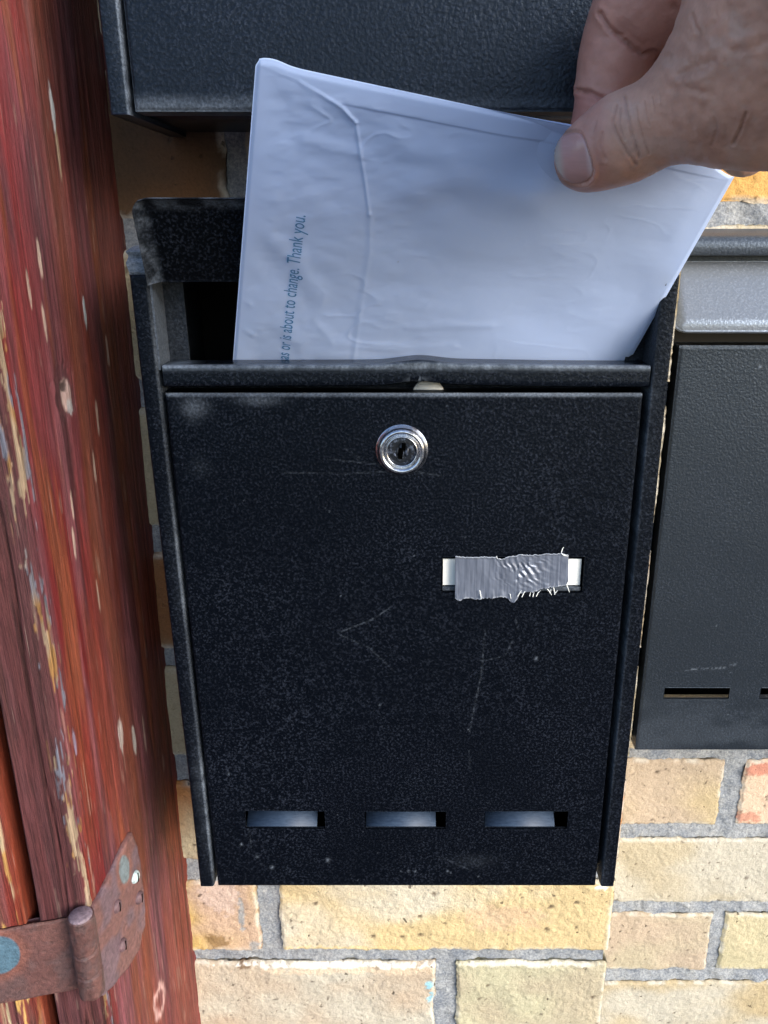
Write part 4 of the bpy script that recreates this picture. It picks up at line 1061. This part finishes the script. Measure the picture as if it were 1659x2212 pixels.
# nail bed: groove around the nail
nail_px = TX([(288, 960), (300, 905), (335, 865), (385, 845), (435, 838), (470, 850), (490, 885), (508, 940), (530, 1010), (548, 1085), (540, 1130), (505, 1165), (450, 1178), (395, 1172), (345, 1140), (310, 1085), (290, 1020)])
nd = segdist(gx, gy, nail_px+nail_px[:1])
nr = np.array(nail_px); ncen = nr.mean(0)
def inside(px_, py_, poly):
    r = np.zeros(px_.shape, bool); n = len(poly)
    for i_ in range(n):
        (x0, y0), (x1, y1) = poly[i_], poly[(i_+1) % n]
        c = ((y0 > py_) != (y1 > py_)) & (px_ < (x1-x0)*(py_-y0)/((y1-y0)+1e-12)+x0); r ^= c
    return r
ins = inside(gx, gy, nail_px) & front & isthumb
sd_ = np.where(ins, -nd, nd)
k = front & isthumb
prox = sstep(1240, 1275, gx)      # the cuticle side is raised, the tip side is flush
co2 = co2+N3*(k*(.00055*np.exp(-((sd_-5)/4.5)**2)*(.3+prox)-.0005*ins*sstep(0, -6, sd_)-.0004*np.exp(-(sd_/1.6)**2)))[:, None]
# colours
base = np.array(srgb(212, 166, 148)); c = np.zeros((len(co), 3))+base
c = mix(c, srgb(190, 148, 132)+0*c, sstep(.35, .75, fbm(gx*.018, gy*.018, 821, 3))*.8)
c = mix(c, srgb(204, 170, 158)+0*c, sstep(.5, .7, fbm(gx*.022+5, gy*.022, 822, 3))*.6)
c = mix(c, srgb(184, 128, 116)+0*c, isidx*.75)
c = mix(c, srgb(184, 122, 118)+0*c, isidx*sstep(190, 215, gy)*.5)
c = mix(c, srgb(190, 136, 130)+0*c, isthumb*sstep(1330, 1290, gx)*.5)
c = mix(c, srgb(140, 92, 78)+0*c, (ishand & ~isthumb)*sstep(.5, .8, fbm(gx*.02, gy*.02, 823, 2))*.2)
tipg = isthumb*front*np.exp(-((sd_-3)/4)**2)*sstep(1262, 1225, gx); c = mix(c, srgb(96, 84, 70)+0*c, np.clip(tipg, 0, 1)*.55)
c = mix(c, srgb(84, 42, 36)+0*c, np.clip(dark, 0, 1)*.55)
c = mix(c, srgb(225, 205, 200)+0*c, np.exp(-((sd_-1)/1.4)**2)*k*(vn(gx*.4, gy*.4, 825) > .55)*prox*.7)
me1.vertices.foreach_set('co', co2.astype(np.float32).ravel())
ca = me1.color_attributes.new('Col', 'FLOAT_COLOR', 'POINT'); c4 = np.ones((len(co), 4), np.float32); c4[:, :3] = c; ca.data.foreach_set('color', c4.ravel())
me1.update()
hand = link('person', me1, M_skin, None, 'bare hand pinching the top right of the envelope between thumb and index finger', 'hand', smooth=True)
# nail plate: polar grid cast on to the thumb
K, n_o = 24, 96
nod = dens(nr, n_o); Vn, cn = [], []
for k in range(K+1):
    f = 1.0-(k/K)*.999
    for (a_, b_) in ncen+(nod-ncen)*f*.985: Vn.append((a_, b_))
Vn = np.array(Vn); rays = np.array([ray(a_, b_) for a_, b_ in Vn]); rays /= np.linalg.norm(rays, axis=1)[:, None]
for tries in range(14):
    rays = np.array([ray(a_, b_) for a_, b_ in Vn]); rays /= np.linalg.norm(rays, axis=1)[:, None]
    t = np.full(len(rays), .235)
    for _ in range(60): t = np.minimum(t+chain(rays*t[:, None], thumb, .004)*.9, .5)
    miss = t > .32
    if not miss.any(): break
    Vn[miss] = ncen+(Vn[miss]-ncen)*.985
Pn = rays*t[:, None]
fr_ = 1-np.repeat(np.arange(K+1)/K, n_o)
# flatten lengthwise a little, thick rim
Nn = grad(Pn)
Pn = Pn+Nn*(.00022-.0006*(fr_ > .999)-.00015*(fr_ > .95))[:, None]
lun = sstep(1262, 1278, Vn[:, 0]+(Vn[:, 1]-340)*-.12)
nc = np.zeros((len(Pn), 3))+srgb(190, 150, 148)
nc = mix(nc, srgb(214, 196, 200)+0*nc, lun*.8)
nc = mix(nc, srgb(184, 170, 160)+0*nc, sstep(1222, 1206, Vn[:, 0]+(340-Vn[:, 1])*.10)*.9)
nc = mix(nc, srgb(160, 120, 112)+0*nc, sstep(365, 395, Vn[:, 1])*.5)
nc = nc*(.96+.08*vn(Vn[:, 0]*.05, Vn[:, 1]*.6, 831))[:, None]
Fs = [np.stack([k*n_o+np.arange(n_o), k*n_o+(np.arange(n_o)+1) % n_o, (k+1)*n_o+(np.arange(n_o)+1) % n_o, (k+1)*n_o+np.arange(n_o)], 1) for k in range(K)]
link('thumbnail', npmesh(Pn, Fs, nc), M_nail, hand, smooth=True)
# sleeve closing the arm outside the frame
wp = np.array(wrist)[:, :3]
v_, f_ = tube([tuple(wp[0]+(wp[1]-wp[0])*.85), tuple(wp[0]+(wp[1]-wp[0])*.9), tuple(wp[1]), tuple(wp[2]), tuple(wp[2]*1.0+(wp[2]-wp[1])*1.5)], [.034, .037, .038, .042, .05], 40)
link('sleeve', npmesh(v_, [f_]), M_sleeve, hand, smooth=True)
